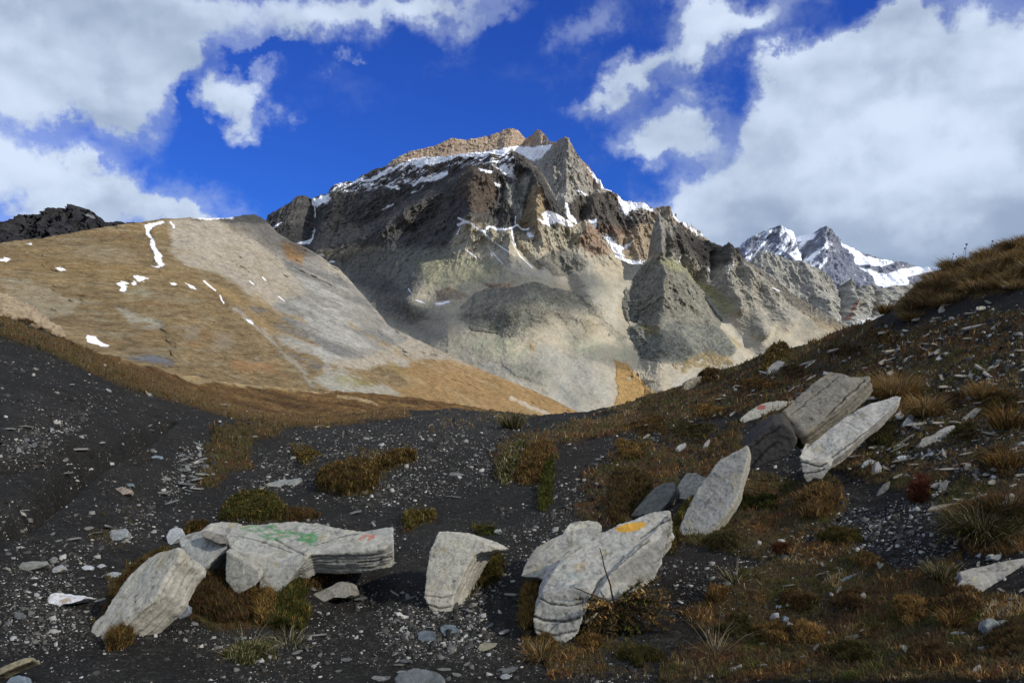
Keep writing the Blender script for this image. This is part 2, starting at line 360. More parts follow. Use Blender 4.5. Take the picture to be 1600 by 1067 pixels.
def paint_front(c, U, V, X, Y, Z, T, D):
    n = fbm(X*.008, Y*.004, Z*.008, 5, .6); n2 = fbm(X*.04, Y*.02, Z*.035, 5, .62); n3 = ridged(X*.03, Y*.015, Z*.02, 4)
    wU, wV = warpuv(U, V, X, Y, Z, .012, 9)
    put(c, np.ones_like(U), SCREE); fan = fbm((X-Z*.9)*.006, Y*.003, (Z+X*.6)*.003, 5, .62)
    put(c, sst(fan, .05, .3)*.5*sst(V, 400, 440), (.36, .33, .27)); put(c, sst(-fan, .05, .3)*.45*sst(V, 400, 440), (.20, .18, .14))
    put(c, sst(n, -.15, .3)*.6, (.27, .26, .20)); put(c, sst(n2, .05, .4)*.5, (.22, .21, .165))
    put(c, sst(n3, .62, .85)*.3*sst(-V, -450, -400), (.15, .15, .13))
    for l, w, cc in (([(770,396),(830,424),(900,436),(950,480),(962,505)], 13, (.37,.34,.28)), ([(1000,418),(968,455),(955,490)], 9, (.36,.34,.28)), ([(640,430),(700,425),(760,418)], 16, (.33,.31,.23)),
                     ([(850,545),(900,580),(950,620)], 14, (.34,.315,.26)), ([(800,600),(860,625),(930,650)], 12, (.33,.31,.265)), ([(905,400),(930,440),(950,470)], 12, (.29,.275,.23)), ([(620,505),(700,530),(760,560)], 10, (.24,.22,.175)),
                     ([(860,560),(870,600),(900,630)], 8, (.21,.205,.175)), ([(720,560),(760,575),(800,600)], 7, (.22,.21,.17)), ([(900,470),(935,455),(960,425)], 7, (.33,.31,.235))):
        put(c, sst(w-ldist(l, wU, wV)+7*n+4*n2, -4, 8)*.6, cc)
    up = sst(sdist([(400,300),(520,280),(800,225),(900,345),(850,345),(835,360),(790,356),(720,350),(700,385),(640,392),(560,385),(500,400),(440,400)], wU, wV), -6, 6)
    put(c, up, (.078, .074, .070)); put(c, up*sst(n2, .05, .4)*.6, (.115, .105, .088)); put(c, up*sst(n, .0, .35)*.5, (.095, .096, .100))  # left-facing wall painted dark for the shade it lies in
    b = sst(sdist([(730,258),(765,262),(775,300),(770,330),(740,340),(712,300)], wU, wV), -6, 6); put(c, b*.7, (.095, .07, .052))
    put(c, sst(sdist([(500,400),(560,385),(640,380),(720,385),(700,420),(640,470),(560,450),(520,430)], wU, wV), -6, 16)*.8, (.125, .128, .12))
    put(c, sst(sdist([(536,425),(580,425),(640,445),(650,480),(700,500),(640,512),(580,490)], wU, wV), -6, 20)*.75, (.10, .10, .097))  # dark grey patch stands in for cloud shade
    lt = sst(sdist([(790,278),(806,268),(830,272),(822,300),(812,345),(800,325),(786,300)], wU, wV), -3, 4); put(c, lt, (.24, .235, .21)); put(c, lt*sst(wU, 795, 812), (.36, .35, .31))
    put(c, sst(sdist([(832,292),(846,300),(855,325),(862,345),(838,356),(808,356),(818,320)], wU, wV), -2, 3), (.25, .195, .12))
    put(c, sst(sdist([(800,233),(820,240),(850,268),(866,300),(880,330),(890,346),(866,342),(850,310),(842,288),(820,275),(800,262)], wU, wV), -2, 4)*.9, (.062, .058, .055))  # rib flank toned dark as the side turned from the sun
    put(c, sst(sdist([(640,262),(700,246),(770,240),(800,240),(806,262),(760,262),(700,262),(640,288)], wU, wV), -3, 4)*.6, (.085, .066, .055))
    # lower slabs
    put(c, sst(sdist([(640,398),(700,392),(780,400),(800,430),(760,450),(700,460),(660,455)], wU, wV), -4, 20)*.55, LICH)
    put(c, sst(sdist([(680,455),(705,450),(730,458),(715,468),(682,470)], wU, wV), -3, 3)*.55, (.20, .14, .095))
    put(c, sst(sdist([(755,443),(800,440),(800,455),(762,452)], wU, wV), -3, 4)*.7, (.20, .13, .085))
    k1 = sst(sdist(KN1, wU, wV), -1, 2.5)*sst(-V-.25*(U-800), -540, -505)*sst(U, 695, 770); put(c, k1*.85, (.155, .150, .122)); put(c, k1*sst(n2, .0, .3)*.7, (.165, .165, .145)); put(c, k1*sst(n, .0, .3)*.5, (.12, .12, .085))  # knoll toned dark as cloud shade, fading at the lower left
    put(c, sst(sdist([(905,500),(925,492),(946,505),(934,525),(912,530)], wU, wV), -3, 8)*.35, (.15, .125, .065))
    k3 = sst(sdist(KN3, wU, wV), -2, 6); put(c, k3*.8, (.15, .148, .13))
    k = sst(sdist([(700,525),(790,520),(830,545),(800,575),(750,560)], wU, wV), -3, 12)*sst(n2, -.25, .2); put(c, k*.8, (.33, .335, .22))
    k = sst(sdist([(870,530),(960,525),(1010,560),(980,575),(900,555)], wU, wV), -3, 12)*sst(n2, -.25, .2); put(c, k*.7, (.33, .335, .23))
    k = sst(sdist([(775,565),(830,560),(870,585),(850,605),(805,592)], wU, wV), -3, 8); put(c, k*.75, (.155, .15, .095))
    put(c, sst(sdist([(958,560),(980,566),(1000,590),(1025,615),(1040,630),(1000,650),(952,650),(962,612)], U+5*n2+6*n, V+4*n2+4*n), -2, 4)*sst(n2, -.55, -.2), OCHRE)
    put(c, sst(sdist([(822,533),(832,540),(838,552),(826,545)], wU, wV), -2, 2)*.8, OCHRE)
    put(c, sst(sdist([(920,345),(935,355),(945,378),(958,398),(935,400),(912,390),(905,372)], wU, wV), -3, 5)*.8, (.25, .165, .115))
    put(c, sst(sdist([(700,575),(800,590),(900,640),(960,650),(960,560),(850,540),(780,560)], wU, wV), -10, 20)*.5, (.27, .265, .235))
    # snow
    sn = np.zeros_like(U)
    for P in ([(485,312),(492,307),(502,305),(516,306),(520,312),(514,320),(500,320),(492,322),(488,318)],
              [(425,359),(434,354),(446,348),(446,353),(436,360),(427,362)], [(462,378),(475,372),(482,362),(484,352),(487,354),(486,370),(482,378),(470,380)],
              [(550,282),(580,276),(612,262),(632,252),(640,252),(620,266),(600,276),(575,282),(555,286)],
              [(634,252),(665,246),(702,241),(750,239),(790,234),(792,240),(760,244),(720,246),(690,252),(650,262)],
              [(640,283),(660,275),(690,268),(700,265),(702,272),(680,278),(655,284),(640,287)],
              [(600,290),(620,288),(622,292),(606,294)], [(772,261),(780,264),(790,258),(800,262),(806,270),(810,275),(800,276),(785,270)],
              [(752,268),(762,272),(772,270),(768,276),(756,276)], [(768,287),(780,286),(782,290),(772,291)], [(796,255),(802,256),(806,266),(800,264)],
              [(856,330),(866,338),(880,344),(896,352),(890,356),(870,352),(850,352),(838,344),(850,346),(846,338)], [(842,344),(856,348),(862,356),(850,352)],
              [(824,360),(832,362),(840,366),(828,368)], [(676,474),(700,470),(700,472),(680,475)]):
        sn = np.maximum(sn, sst(sdist(P, wU+1.5*n2, wV+2.0*n2), -1.0, 1.0))
    for l, w in (([(717,353),(730,353),(745,358),(758,365),(764,355),(775,357),(790,358),(800,354),(808,350),(815,356),(826,355)],1.9), ([(487,318),(486,335)],1.0),
                 ([(716,342),(728,352)],1.2), ([(720,358),(714,366)],1.0), ([(800,356),(800,368),(806,382)],1.3), ([(800,378),(812,398),(832,418)],.7), ([(757,366),(775,380),(795,395)],.6),
                 ([(805,348),(806,335)],.8), ([(808,305),(812,318)],.9), ([(640,452),(646,460)],.7), ([(652,470),(664,474)],.6), ([(594,325),(612,316)],.9), ([(640,298),(660,288)],.7),
                 ([(500,405),(512,402)],1.4), ([(505,412),(522,409)],1.0), ([(728,390),(744,402)],.7), ([(770,395),(785,412)],.6)):
        sn = np.maximum(sn, sst(w-ldist(l, U+2*n2, V+2*n2)+1.2*n2, -.6, .6))
    dz = sst(sdist([(500,290),(560,276),(640,250),(800,236),(808,262),(740,262),(700,266),(640,284),(570,300),(520,305)], U, V), -2, 4)
    ban = fbm((X+1.6*Z)*.012, Y*.004, (Z-.45*X)*.05, 5, .65)
    sn = np.maximum(sn, sst(ban+.5*fbm(X*.12, Y*.05, Z*.2, 4, .6), .04, .16)*dz)
    dz = sst(sdist([(760,395),(800,392),(830,420),(800,425),(760,412)], U, V), -4, 8)
    sn = np.maximum(sn, .8*sst(fbm(X*.10, Y*.05, Z*.1, 3, .6), .32, .45)*dz)
    put(c, np.clip(sn, 0, 1), SNOW)

# ---- spur with the rock pinnacles on the right
KN2 = [(952,500),(962,470),(985,440),(1000,418),(1022,403),(1045,400),(1062,410),(1082,425),(1097,442),(1114,465),(1128,485),(1140,500),(1120,520),(1050,505),(1000,505)]
KN5 = [(950,520),(990,508),(1060,500),(1120,508),(1140,525),(1155,545),(1140,560),(1100,562),(1060,572),(1000,560),(955,548)]
def disp_spur(U, V, X, Y, Z, T):
    r = ridged(X/110., Y/300., Z/420., 6, .58)
    wall = 1-sst(V, 440, 520)*sst(U, 1000, 1050)
    r2 = ridged(X/50., Y/60., Z/50., 5, .6)
    d = (r-.5)*50*wall+(8+7*wall)*fbm(X*.02, Y*.02, Z*.025, 6, .6)+(r2-.5)*(5+11*wall)
    s = 1-np.exp(-(1-T)*16)
    for l, a, w in (([(1030,340),(1028,395)],70,9), ([(1042,360),(1044,400)],-50,4), ([(1060,350),(1075,395),(1090,420)],40,8), ([(1118,395),(1120,430)],-70,6),
                    ([(1140,383),(1136,430),(1150,480)],60,12), ([(1160,395),(1200,450),(1230,500)],60,16), ([(1095,430),(1130,485),(1190,560)],-70,14), ([(1060,405),(1100,440)],-30,8),
                    ([(1165,420),(1175,480),(1190,520)],50,10), ([(1230,480),(1260,530)],-25,14)):
        d = d+a*np.exp(-(ldist(l, U, V)/w)**2)*s
    wU, wV = warpuv(U, V, X, Y, Z, .015, 8)
    for P, A, w in ((KN2, 80, 40), (KN5, 34, 26)): d = d+knoll(P, A, w, wU, wV, V)*(1+.3*fbm(X*.02, Y*.01, Z*.01, 4))
    fd = sst(U, 938, 1000)
    return d*(.08+.92*fd)-60*(1-sst(U, 935, 985))
def paint_spur(c, U, V, X, Y, Z, T, D):
    n = fbm(X*.010, Y*.005, Z*.01, 5, .6); n2 = fbm(X*.045, Y*.02, Z*.035, 5, .62); n3 = ridged(X*.04, Y*.02, Z*.015, 4)
    wU, wV = warpuv(U, V, X, Y, Z, .015, 8)
    put(c, np.ones_like(U), SCREE); put(c, sst(n, -.2, .3)*.5, (.28, .265, .22))
    for l, w, cc in (([(1100,440),(1150,520),(1220,560),(1300,590)], 10, (.37,.345,.29)), ([(1180,540),(1240,560),(1330,545)], 12, (.31,.28,.225)), ([(1060,600),(1120,590),(1180,570)], 12, (.34,.32,.27)), ([(1050,620),(1090,610)], 8, (.36,.33,.27)), ([(1225,505),(1260,530),(1310,545)], 9, (.25,.23,.19))):
        put(c, sst(w-ldist(l, wU, wV)+7*n+4*n2, -4, 8)*.6, cc)
    rock = sst(sdist([(1000,400),(1020,330),(1060,345),(1110,372),(1160,385),(1240,455),(1250,500),(1215,500),(1190,540),(1160,505),(1130,470),(1095,440),(1060,402)], wU, wV), -3, 6)
    put(c, rock, (.27, .25, .205)); put(c, rock*sst(n3, .55, .8)*.6, (.15, .145, .13)); put(c, rock*sst(n2, .0, .3)*.5, (.33, .31, .26))
    put(c, sst(sdist([(1010,340),(1050,338),(1062,350),(1060,402),(1015,402),(1000,400)], wU, wV), -3, 3)*.7, (.20, .19, .17))
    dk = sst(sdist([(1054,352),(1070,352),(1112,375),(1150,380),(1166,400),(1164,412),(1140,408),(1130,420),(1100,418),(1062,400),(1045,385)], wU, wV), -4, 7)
    put(c, dk*.92, (.075, .068, .06))  # pinnacle ridge painted dark where cloud shade falls
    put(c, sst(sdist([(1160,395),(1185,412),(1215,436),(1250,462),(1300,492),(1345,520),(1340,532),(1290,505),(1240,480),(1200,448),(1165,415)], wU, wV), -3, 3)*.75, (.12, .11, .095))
    li = sst(sdist([(1025,410),(1050,400),(1070,408),(1100,430),(1135,462),(1150,480),(1140,500),(1115,465),(1085,432),(1050,420)], wU, wV), -2, 6); put(c, li*.8, (.27, .265, .15))
    k2 = sst(sdist(KN2, wU, wV), -1, 2.5); put(c, k2*.9, (.175, .168, .138)); put(c, k2*sst(n2, .0, .3)*.6, (.19, .185, .15)); put(c, k2*sst(n3, .55, .8)*.5, (.08, .08, .078))  # cloud shade mixed into the knoll's tone
    put(c, sst(sdist([(1020,408),(1045,402),(1062,412),(1075,425),(1050,428),(1030,418)], wU, wV), -2, 5)*.8, (.25, .24, .14))
    k5 = sst(sdist(KN5, wU, wV), -2, 5); put(c, k5, (.165, .165, .14)); put(c, k5*sst(n2, .0, .3)*.6, (.20, .20, .15)); put(c, k5*sst(n3, .5, .8)*.5, (.09, .09, .085))  # lower knoll darkened likewise for cloud shade
    put(c, sst(sdist([(1000,512),(1012,505),(1030,508),(1030,522),(1008,525)], wU, wV), -2, 4)*.7, (.17, .14, .065))
    put(c, sst(sdist([(1050,570),(1080,558),(1110,548),(1140,560),(1150,570),(1120,575),(1080,575),(1062,584)], wU, wV), -3, 3)*sst(n2, -.3, .1)*.8, (.25, .185, .09))
    put(c, sst(sdist([(1138,520),(1160,528),(1175,545),(1150,540)], wU, wV), -3, 5)*.7, (.25, .20, .10))
    put(c, sst(sdist([(958,560),(980,566),(1000,590),(1025,615),(1040,630),(1000,650),(952,650),(962,612)], U+5*n2+6*n, V+4*n2+4*n), -2, 4)*sst(n2, -.55, -.2), OCHRE)
    put(c, sst(sdist([(1210,490),(1260,480),(1300,505),(1290,520),(1240,525)], wU, wV), -5, 10)*.5, (.24, .225, .19))
    put(c, sst(sdist([(1250,480),(1290,500),(1330,515),(1330,530),(1280,515)], wU, wV), -5, 8)*.6, (.24, .18, .10))
    sn = np.zeros_like(U)
    for l, w in (([(1066,400),(1064,408)],1.2), ([(1110,418),(1118,426)],1.0), ([(1136,415),(1134,428)],.8), ([(1200,452),(1212,456)],1.0), ([(1140,408),(1142,418)],.7)):
        sn = np.maximum(sn, sst(w-ldist(l, U+2*n2, V+2*n2)+.8*n2, -.6, .6))
    # limestone water streaks
    sn2 = sst(1.4-ldist([(958,515),(958,528),(966,545),(970,560)], U+n2, V), -.8, .8)
    put(c, sn2, (.03, .03, .03)); put(c, sn, SNOW)

parts = []
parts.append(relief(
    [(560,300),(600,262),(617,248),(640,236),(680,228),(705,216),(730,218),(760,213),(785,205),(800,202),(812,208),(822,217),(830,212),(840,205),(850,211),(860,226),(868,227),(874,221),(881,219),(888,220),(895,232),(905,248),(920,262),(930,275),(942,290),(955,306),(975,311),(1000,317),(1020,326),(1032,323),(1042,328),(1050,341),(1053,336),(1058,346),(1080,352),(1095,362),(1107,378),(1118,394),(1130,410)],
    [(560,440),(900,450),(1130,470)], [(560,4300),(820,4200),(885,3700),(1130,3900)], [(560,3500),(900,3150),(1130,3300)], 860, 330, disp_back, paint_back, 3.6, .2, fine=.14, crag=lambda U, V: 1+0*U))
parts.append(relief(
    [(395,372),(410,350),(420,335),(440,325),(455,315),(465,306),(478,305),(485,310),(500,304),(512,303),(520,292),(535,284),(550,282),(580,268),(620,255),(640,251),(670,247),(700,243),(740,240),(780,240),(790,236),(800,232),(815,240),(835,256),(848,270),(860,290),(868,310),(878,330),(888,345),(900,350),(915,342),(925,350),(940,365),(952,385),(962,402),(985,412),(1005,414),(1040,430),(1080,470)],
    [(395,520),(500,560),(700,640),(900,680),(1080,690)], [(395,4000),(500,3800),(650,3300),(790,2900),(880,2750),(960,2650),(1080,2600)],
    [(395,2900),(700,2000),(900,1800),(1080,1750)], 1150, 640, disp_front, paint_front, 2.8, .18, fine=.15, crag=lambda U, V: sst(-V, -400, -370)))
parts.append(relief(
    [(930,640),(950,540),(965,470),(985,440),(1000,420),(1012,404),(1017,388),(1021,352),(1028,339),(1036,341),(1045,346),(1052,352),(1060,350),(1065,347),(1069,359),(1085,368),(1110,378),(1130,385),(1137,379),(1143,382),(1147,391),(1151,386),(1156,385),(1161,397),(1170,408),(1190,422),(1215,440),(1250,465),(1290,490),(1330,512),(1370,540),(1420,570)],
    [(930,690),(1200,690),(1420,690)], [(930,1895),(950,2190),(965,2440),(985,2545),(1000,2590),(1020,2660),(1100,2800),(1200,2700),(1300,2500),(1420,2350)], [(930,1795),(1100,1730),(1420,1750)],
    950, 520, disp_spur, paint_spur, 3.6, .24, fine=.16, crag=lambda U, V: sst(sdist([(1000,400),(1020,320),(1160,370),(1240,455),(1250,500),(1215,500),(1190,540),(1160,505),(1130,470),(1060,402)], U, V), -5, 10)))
v, f, c = join(parts)
o = link('mountain', make_mesh('mountain', v, f, c), M_far); tag(o, 'rugged grey rock massif with shaded walls and a reddish snow-dusted summit crest', kind='structure')

# ---- far snowy mountain and the grey ridge before it
def disp_snowy(U, V, X, Y, Z, T):
    r = ridged((X-.5*Z)/330., Y/900., Z/900., 6, .58)
    d = 150*(r-.5)+50*fbm(X*.012, Y*.006, Z*.01, 4)
    for l, a, w in (([(1217,354),(1225,380),(1240,410)],70,16), ([(1285,356),(1290,390),(1310,430)],80,18), ([(1255,368),(1262,400)],-150,12)): d = d+a*np.exp(-(ldist(l, U, V)/w)**2)
    return d
def paint_snowy(c, U, V, X, Y, Z, T, D):
    n = fbm(X*.006, Y*.003, Z*.006, 5, .6); n2 = fbm((X-.9*Z)*.02, Y*.006, (Z+.6*X)*.004, 5, .65)
    put(c, np.ones_like(U), (.17, .185, .235)); put(c, sst(n, 0, .3)*.5, (.22, .22, .235))  # blue-grey puts the distance haze into the rock tone
    st = sst(n2, -.03, .18)*sst(sdist([(1140,400),(1165,372),(1217,350),(1285,365),(1300,390),(1290,430),(1200,430)], U, V), -3, 8)
    st = np.maximum(st, sst(n2+.25*n, .26, .36)*.8)
    for P in ([(1217,352),(1228,354),(1240,362),(1272,364),(1270,374),(1240,374),(1228,366)], [(1228,396),(1250,388),(1262,392),(1256,408),(1240,410)],
              [(1310,375),(1330,385),(1345,393),(1350,400),(1395,408),(1400,410),(1380,416),(1362,415),(1340,412),(1335,402)],
              [(1345,416),(1362,422),(1385,428),(1410,420),(1440,416),(1465,422),(1440,428),(1420,432),(1418,446),(1390,450),(1372,446),(1362,432)]):
        st = np.maximum(st, sst(sdist(P, U+3*n, V+3*n), -1, 1))
    put(c, st, (.80, .83, .90))
parts = [relief([(1120,440),(1150,394),(1158,382),(1168,374),(1180,367),(1200,358),(1217,353),(1235,361),(1255,366),(1270,365),(1278,358),(1285,355),(1292,362),(1300,368),(1315,378),(1340,391),(1360,400),(1395,408),(1420,411),(1440,417),(1465,421),(1475,427),(1484,436),(1500,446),(1540,462)],
    [(1120,500),(1540,500)], [(1120,7300),(1285,7000),(1540,7600)], [(1120,6100),(1540,6300)], 520, 230, disp_snowy, paint_snowy, 2.2, .25, fine=.06, crag=lambda U, V: 1+0*U, famp=.6)]
def disp_grey(U, V, X, Y, Z, T):
    r = ridged(X/150., Y/500., Z/650., 6, .6)
    d = 90*(r-.5)+26*fbm(X*.02, Y*.01, Z*.02, 5, .6)
    for l, a, w in (([(1318,450),(1315,500)],-160,5), ([(1323,438),(1330,480)],90,6), ([(1375,450),(1372,490)],-120,4), ([(1250,415),(1270,460),(1300,500)],110,14), ([(1310,470),(1330,500),(1350,510)],70,10)): d = d+a*np.exp(-(ldist(l, U, V)/w)**2)
    return d
def paint_grey(c, U, V, X, Y, Z, T, D):
    n = fbm(X*.008, Y*.004, Z*.008, 5, .6); n2 = fbm(X*.03, Y*.02, Z*.02, 5, .65)
    put(c, np.ones_like(U), (.31, .30, .265)); put(c, sst(n2, 0, .3)*.6, (.21, .205, .18)); put(c, sst(n, .05, .3)*.4, (.32, .30, .24))
    put(c, sst(V, 480, 510)*sst(n2, -.3, .1), (.40, .39, .36))
    put(c, sst(2-ldist([(1330,470),(1322,498)], U, V), -1, 1), (.22, .13, .10)); put(c, sst(3.5-ldist([(1328,508),(1350,502),(1372,500)], U+3*n2, V+2*n2), -1, 1), (.6, .6, .6))
parts.append(relief([(1150,440),(1180,402),(1193,392),(1205,396),(1220,401),(1235,409),(1246,408),(1260,416),(1280,420),(1292,430),(1303,444),(1310,456),(1316,452),(1318,440),(1322,435),(1327,447),(1332,458),(1345,446),(1360,445),(1372,446),(1376,452),(1395,445),(1430,446),(1450,440),(1480,450),(1540,460)],
    [(1150,545),(1540,545)], [(1150,4700),(1300,4700),(1540,4900)], [(1150,3900),(1540,4000)], 560, 260, disp_grey, paint_grey, 4.0, .24, fine=.09, crag=lambda U, V: 1+0*U))
v, f, c = join(parts)
o = link('distant_mountain', make_mesh('distant_mountain', v, f, c), M_far); tag(o, 'far snow-streaked twin peaks above a bare grey ridge', kind='structure')

# ---- dark peaks at the left edge
def disp_dark(U, V, X, Y, Z, T): return 160*(ridged(X/120., Y/300., Z/300., 6, .6)-.5)
def paint_dark(c, U, V, X, Y, Z, T, D):
    n = fbm(X*.02, Y*.01, Z*.015, 5, .6)
    put(c, np.ones_like(U), (.028, .028, .032)); put(c, sst(n, .0, .3)*.6, (.045, .043, .042)); put(c, sst(2-ldist([(125,334),(148,339)], U+5*n, V+5*n), -1, 1)*.5, (.3, .3, .3))
v, f, c = relief([(-60,356),(-20,347),(0,343),(30,336),(50,332),(70,327),(90,324),(105,324),(118,321),(130,325),(140,328),(150,334),(158,340),(163,348),(168,354),(174,349),(182,345),(192,347),(200,344),(212,347),(222,349),(240,357),(262,366)],
    [(-60,430),(262,430)], [(-60,3300),(262,3300)], [(-60,2900),(262,2900)], 360, 120, disp_dark, paint_dark, 2.6, .2, crag=lambda U, V: 1+0*U)
o = link('rocky_peak', make_mesh('rocky_peak', v, f, c), M_far); tag(o, 'black jagged peaks behind the grassy hill', kind='structure')

# ---- golden hill with its pale scree flank
def disp_hill(U, V, X, Y, Z, T):
    wU, wV = warpuv(U, V, X, Y, Z, .02, 10)
    d = 30*fbm(X/120., Y/160., Z/70., 5)-5*sst(ridged((X*.7+Z*.6)/38., Y/120., Z/300., 4), .6, .95)+5.5*fbm(X*.04, Y*.04, Z*.06, 6, .6)
    flank = sst(sdist([(262,340),(420,330),(520,400),(640,520),(930,655),(560,610),(480,560),(400,490),(330,455),(280,420),(250,370)], wU, wV), -20, 30)
    rr = ridged((X*.8+Z*1.6)/26., Y/160., (Z-X*.4)/90., 5)
    d = d+flank*(9*(rr-.5)-12)
    for l, a, w in (([(258,345),(245,365),(262,410),(270,420)],10,10), ([(0,400),(150,405),(270,415),(350,455),(430,520),(500,590)],14,20), ([(190,440),(260,455),(330,460)],-8,12),
                    ([(190,445),(240,500),(250,560)],-10,18), ([(60,430),(180,450),(300,520),(420,580)],10,26), ([(560,420),(500,460),(540,520),(580,560)],6,10), ([(300,540),(420,600),(560,620)],8,18)):
        d = d+a*np.exp(-(ldist(l, U, V)/w)**2)
    return d
def paint_hill(c, U, V, X, Y, Z, T, D):
    n = fbm(X*.018, Y*.018, Z*.03, 5, .6); n2 = fbm(X*.09, Y*.05, Z*.12, 5, .62); nb = fbm(X*.012, Y*.01, Z*.09, 4, .6)
    wU, wV = warpuv(U, V, X, Y, Z, .03, 9); n4 = fbm(X*.35, Y*.25, Z*.6, 5, .65); ter = fbm(X*.05, Y*.04, Z*.55, 5, .62)
    wU = wU+5*n4; wV = wV+4*n4
    put(c, np.ones_like(U), (.170, .122, .062)); put(c, sst(n, -.1, .3)*.7, (.120, .086, .048)); put(c, sst(nb, .0, .25)*.6, (.225, .162, .085)); put(c, sst(n2, .06, .3)*.6, (.085, .062, .033))
    put(c, sst(fbm(X*.03, Y*.02, Z*.2, 5, .62), .08, .3)*.6, (.19, .165, .11)); put(c, sst(fbm(X*.02+7, Y*.02, Z*.05, 4, .6), .15, .35)*.5, (.16, .085, .035))
    put(c, sst(sdist([(0,400),(200,395),(300,430),(200,440),(0,430)], wU, wV), -6, 20)*.5, (.20,.135,.06))
    ril = ridged((X*.7+Z*.6)/38., Y/120., Z/300., 4); put(c, sst(ril, .72, .92)*.45, (.085,.068,.042))
    put(c, sst(n4, .05, .3)*.5, (.085,.060,.032)); put(c, sst(-n4, .1, .35)*.5, (.21,.165,.095)); put(c, sst(ter, .08, .28)*.55, (.075,.055,.03)); put(c, sst(-ter, .12, .3)*.4, (.22,.17,.10))
    for P, q, col in (([(120,390),(170,382),(225,395),(232,415),(180,412),(130,405)], .8, (.20,.16,.10)), ([(10,435),(60,440),(120,465),(110,490),(60,500),(20,480)], .7, (.23, .20, .14)),
                      ([(195,452),(225,445),(245,465),(232,472),(205,468)], .8, (.21, .19, .125)), ([(180,480),(215,490),(262,500),(268,510),(235,515),(205,508)], .9, (.23,.215,.165)),
                      ([(240,455),(300,462),(330,478),(260,475)], .6, (.19,.155,.095)), ([(300,505),(330,505),(325,530),(302,535)], .7, (.18,.15,.105)), ([(340,515),(370,520),(378,550),(345,550)], .7, (.18,.15,.105)),
                      ([(190,558),(230,552),(280,570),(265,572),(210,566)], .95, (.10, .105, .12)), ([(0,440),(20,440),(18,480),(0,480)], .6, (.27, .22, .15))):
        put(c, sst(sdist(P, wU, wV), -3, 6)*q*sst(n2, -.45, .05), col)
    fl = sst(sdist([(262,344),(290,337),(420,330),(520,400),(640,520),(700,552),(780,590),(640,575),(600,570),(560,580),(520,572),(470,520),(420,480),(385,460),(330,425),(290,415),(268,395),(262,370)], wU, wV), -3, 5)
    put(c, fl, (.28, .245, .19)); put(c, fl*sst(n2, .0, .35)*.4, (.28, .26, .215)); put(c, fl*sst(n, .0, .35)*.5, (.205, .165, .10)); put(c, fl*sst(-n2, .08, .35)*.5, (.15, .14, .12))
    st = fbm((X*.9+Z*1.9)*.05, Y*.01, (Z-X*.45)*.012, 5, .6)
    gy = sst(sdist([(430,400),(480,400),(540,430),(600,500),(640,530),(560,560),(520,560),(500,585),(440,540),(380,480),(420,475),(470,450)], wU, wV), -4, 8)
    put(c, gy*fl*.8, (.18, .175, .158)); put(c, gy*sst(st, .02, .25)*.7, (.29, .285, .255)); put(c, gy*sst(-st, .05, .25)*.7, (.115, .115, .108))
    for l, w in (([(505,470),(528,500),(540,520),(556,545)],5), ([(470,520),(520,570),(560,590)],4), ([(380,485),(440,540),(500,600)],5), ([(498,545),(512,575),(520,600),(540,610)],6)):
        put(c, sst(w-ldist(l, wU, wV)+9*n2+5*n, -1, 5)*.55, (.29, .28, .245))
    put(c, sst(sdist([(438,372),(475,378),(478,395),(468,415),(445,405)], wU, wV), -2, 5)*.9, (.24, .14, .06))
    put(c, sst(sdist([(285,334),(420,328),(430,350),(400,352),(330,346),(290,345)], wU, wV), -2, 5)*.85, (.10, .095, .08))  # this band and the next paint soft cloud shade on the hilltop
    put(c, sst(sdist([(425,350),(480,385),(520,405),(515,420),(480,410),(440,375)], wU, wV), -2, 8)*.6, (.16, .15, .13))
    for l, w in (([(395,462),(440,492),(470,500)],4), ([(320,440),(380,470),(430,520)],5), ([(540,500),(600,540),(640,565)],3)): put(c, sst(w-ldist(l, wU, wV)+5*n2, -1, 3)*.6, (.24, .165, .075))
    # lower golden aprons and pale tongues
    go = sst(sdist([(640,565),(700,560),(800,590),(880,630),(940,660),(700,650),(560,610),(640,600),(620,585)], wU, wV), -3, 6)
    put(c, go*.9, (.245, .158, .072)); put(c, go*sst(n, .0, .3)*.5, (.185, .12, .055)); put(c, go*sst(st, .1, .3)*.5, (.27, .21, .125)); put(c, go*sst(n2, .08, .3)*.5, (.14, .09, .04))
    put(c, sst(sdist([(500,590),(530,575),(560,600),(600,600),(640,625),(560,618),(520,612)], wU, wV), -3, 5)*.8, (.26, .25, .205))
    put(c, sst(sdist([(520,585),(560,590),(585,600),(560,605),(530,600)], wU, wV), -2, 5)*.5, (.20, .19, .08))
    put(c, sst(4-ldist([(800,625),(830,640),(860,648)], wU, wV)+4*n2, -1, 3)*.7, (.38, .34, .27))
    put(c, sst(sdist([(596,560),(615,565),(635,585),(650,592),(620,585)], wU, wV), -2, 4)*.7, (.20, .15, .06))
    put(c, sst(sdist([(370,560),(430,565),(440,580),(390,575)], wU, wV), -2, 5)*.6, (.22, .12, .055)); put(c, sst(sdist([(320,530),(300,535),(330,545)], wU, wV), -2, 4)*.5, (.22, .12, .055))
    sn = np.zeros_like(U)
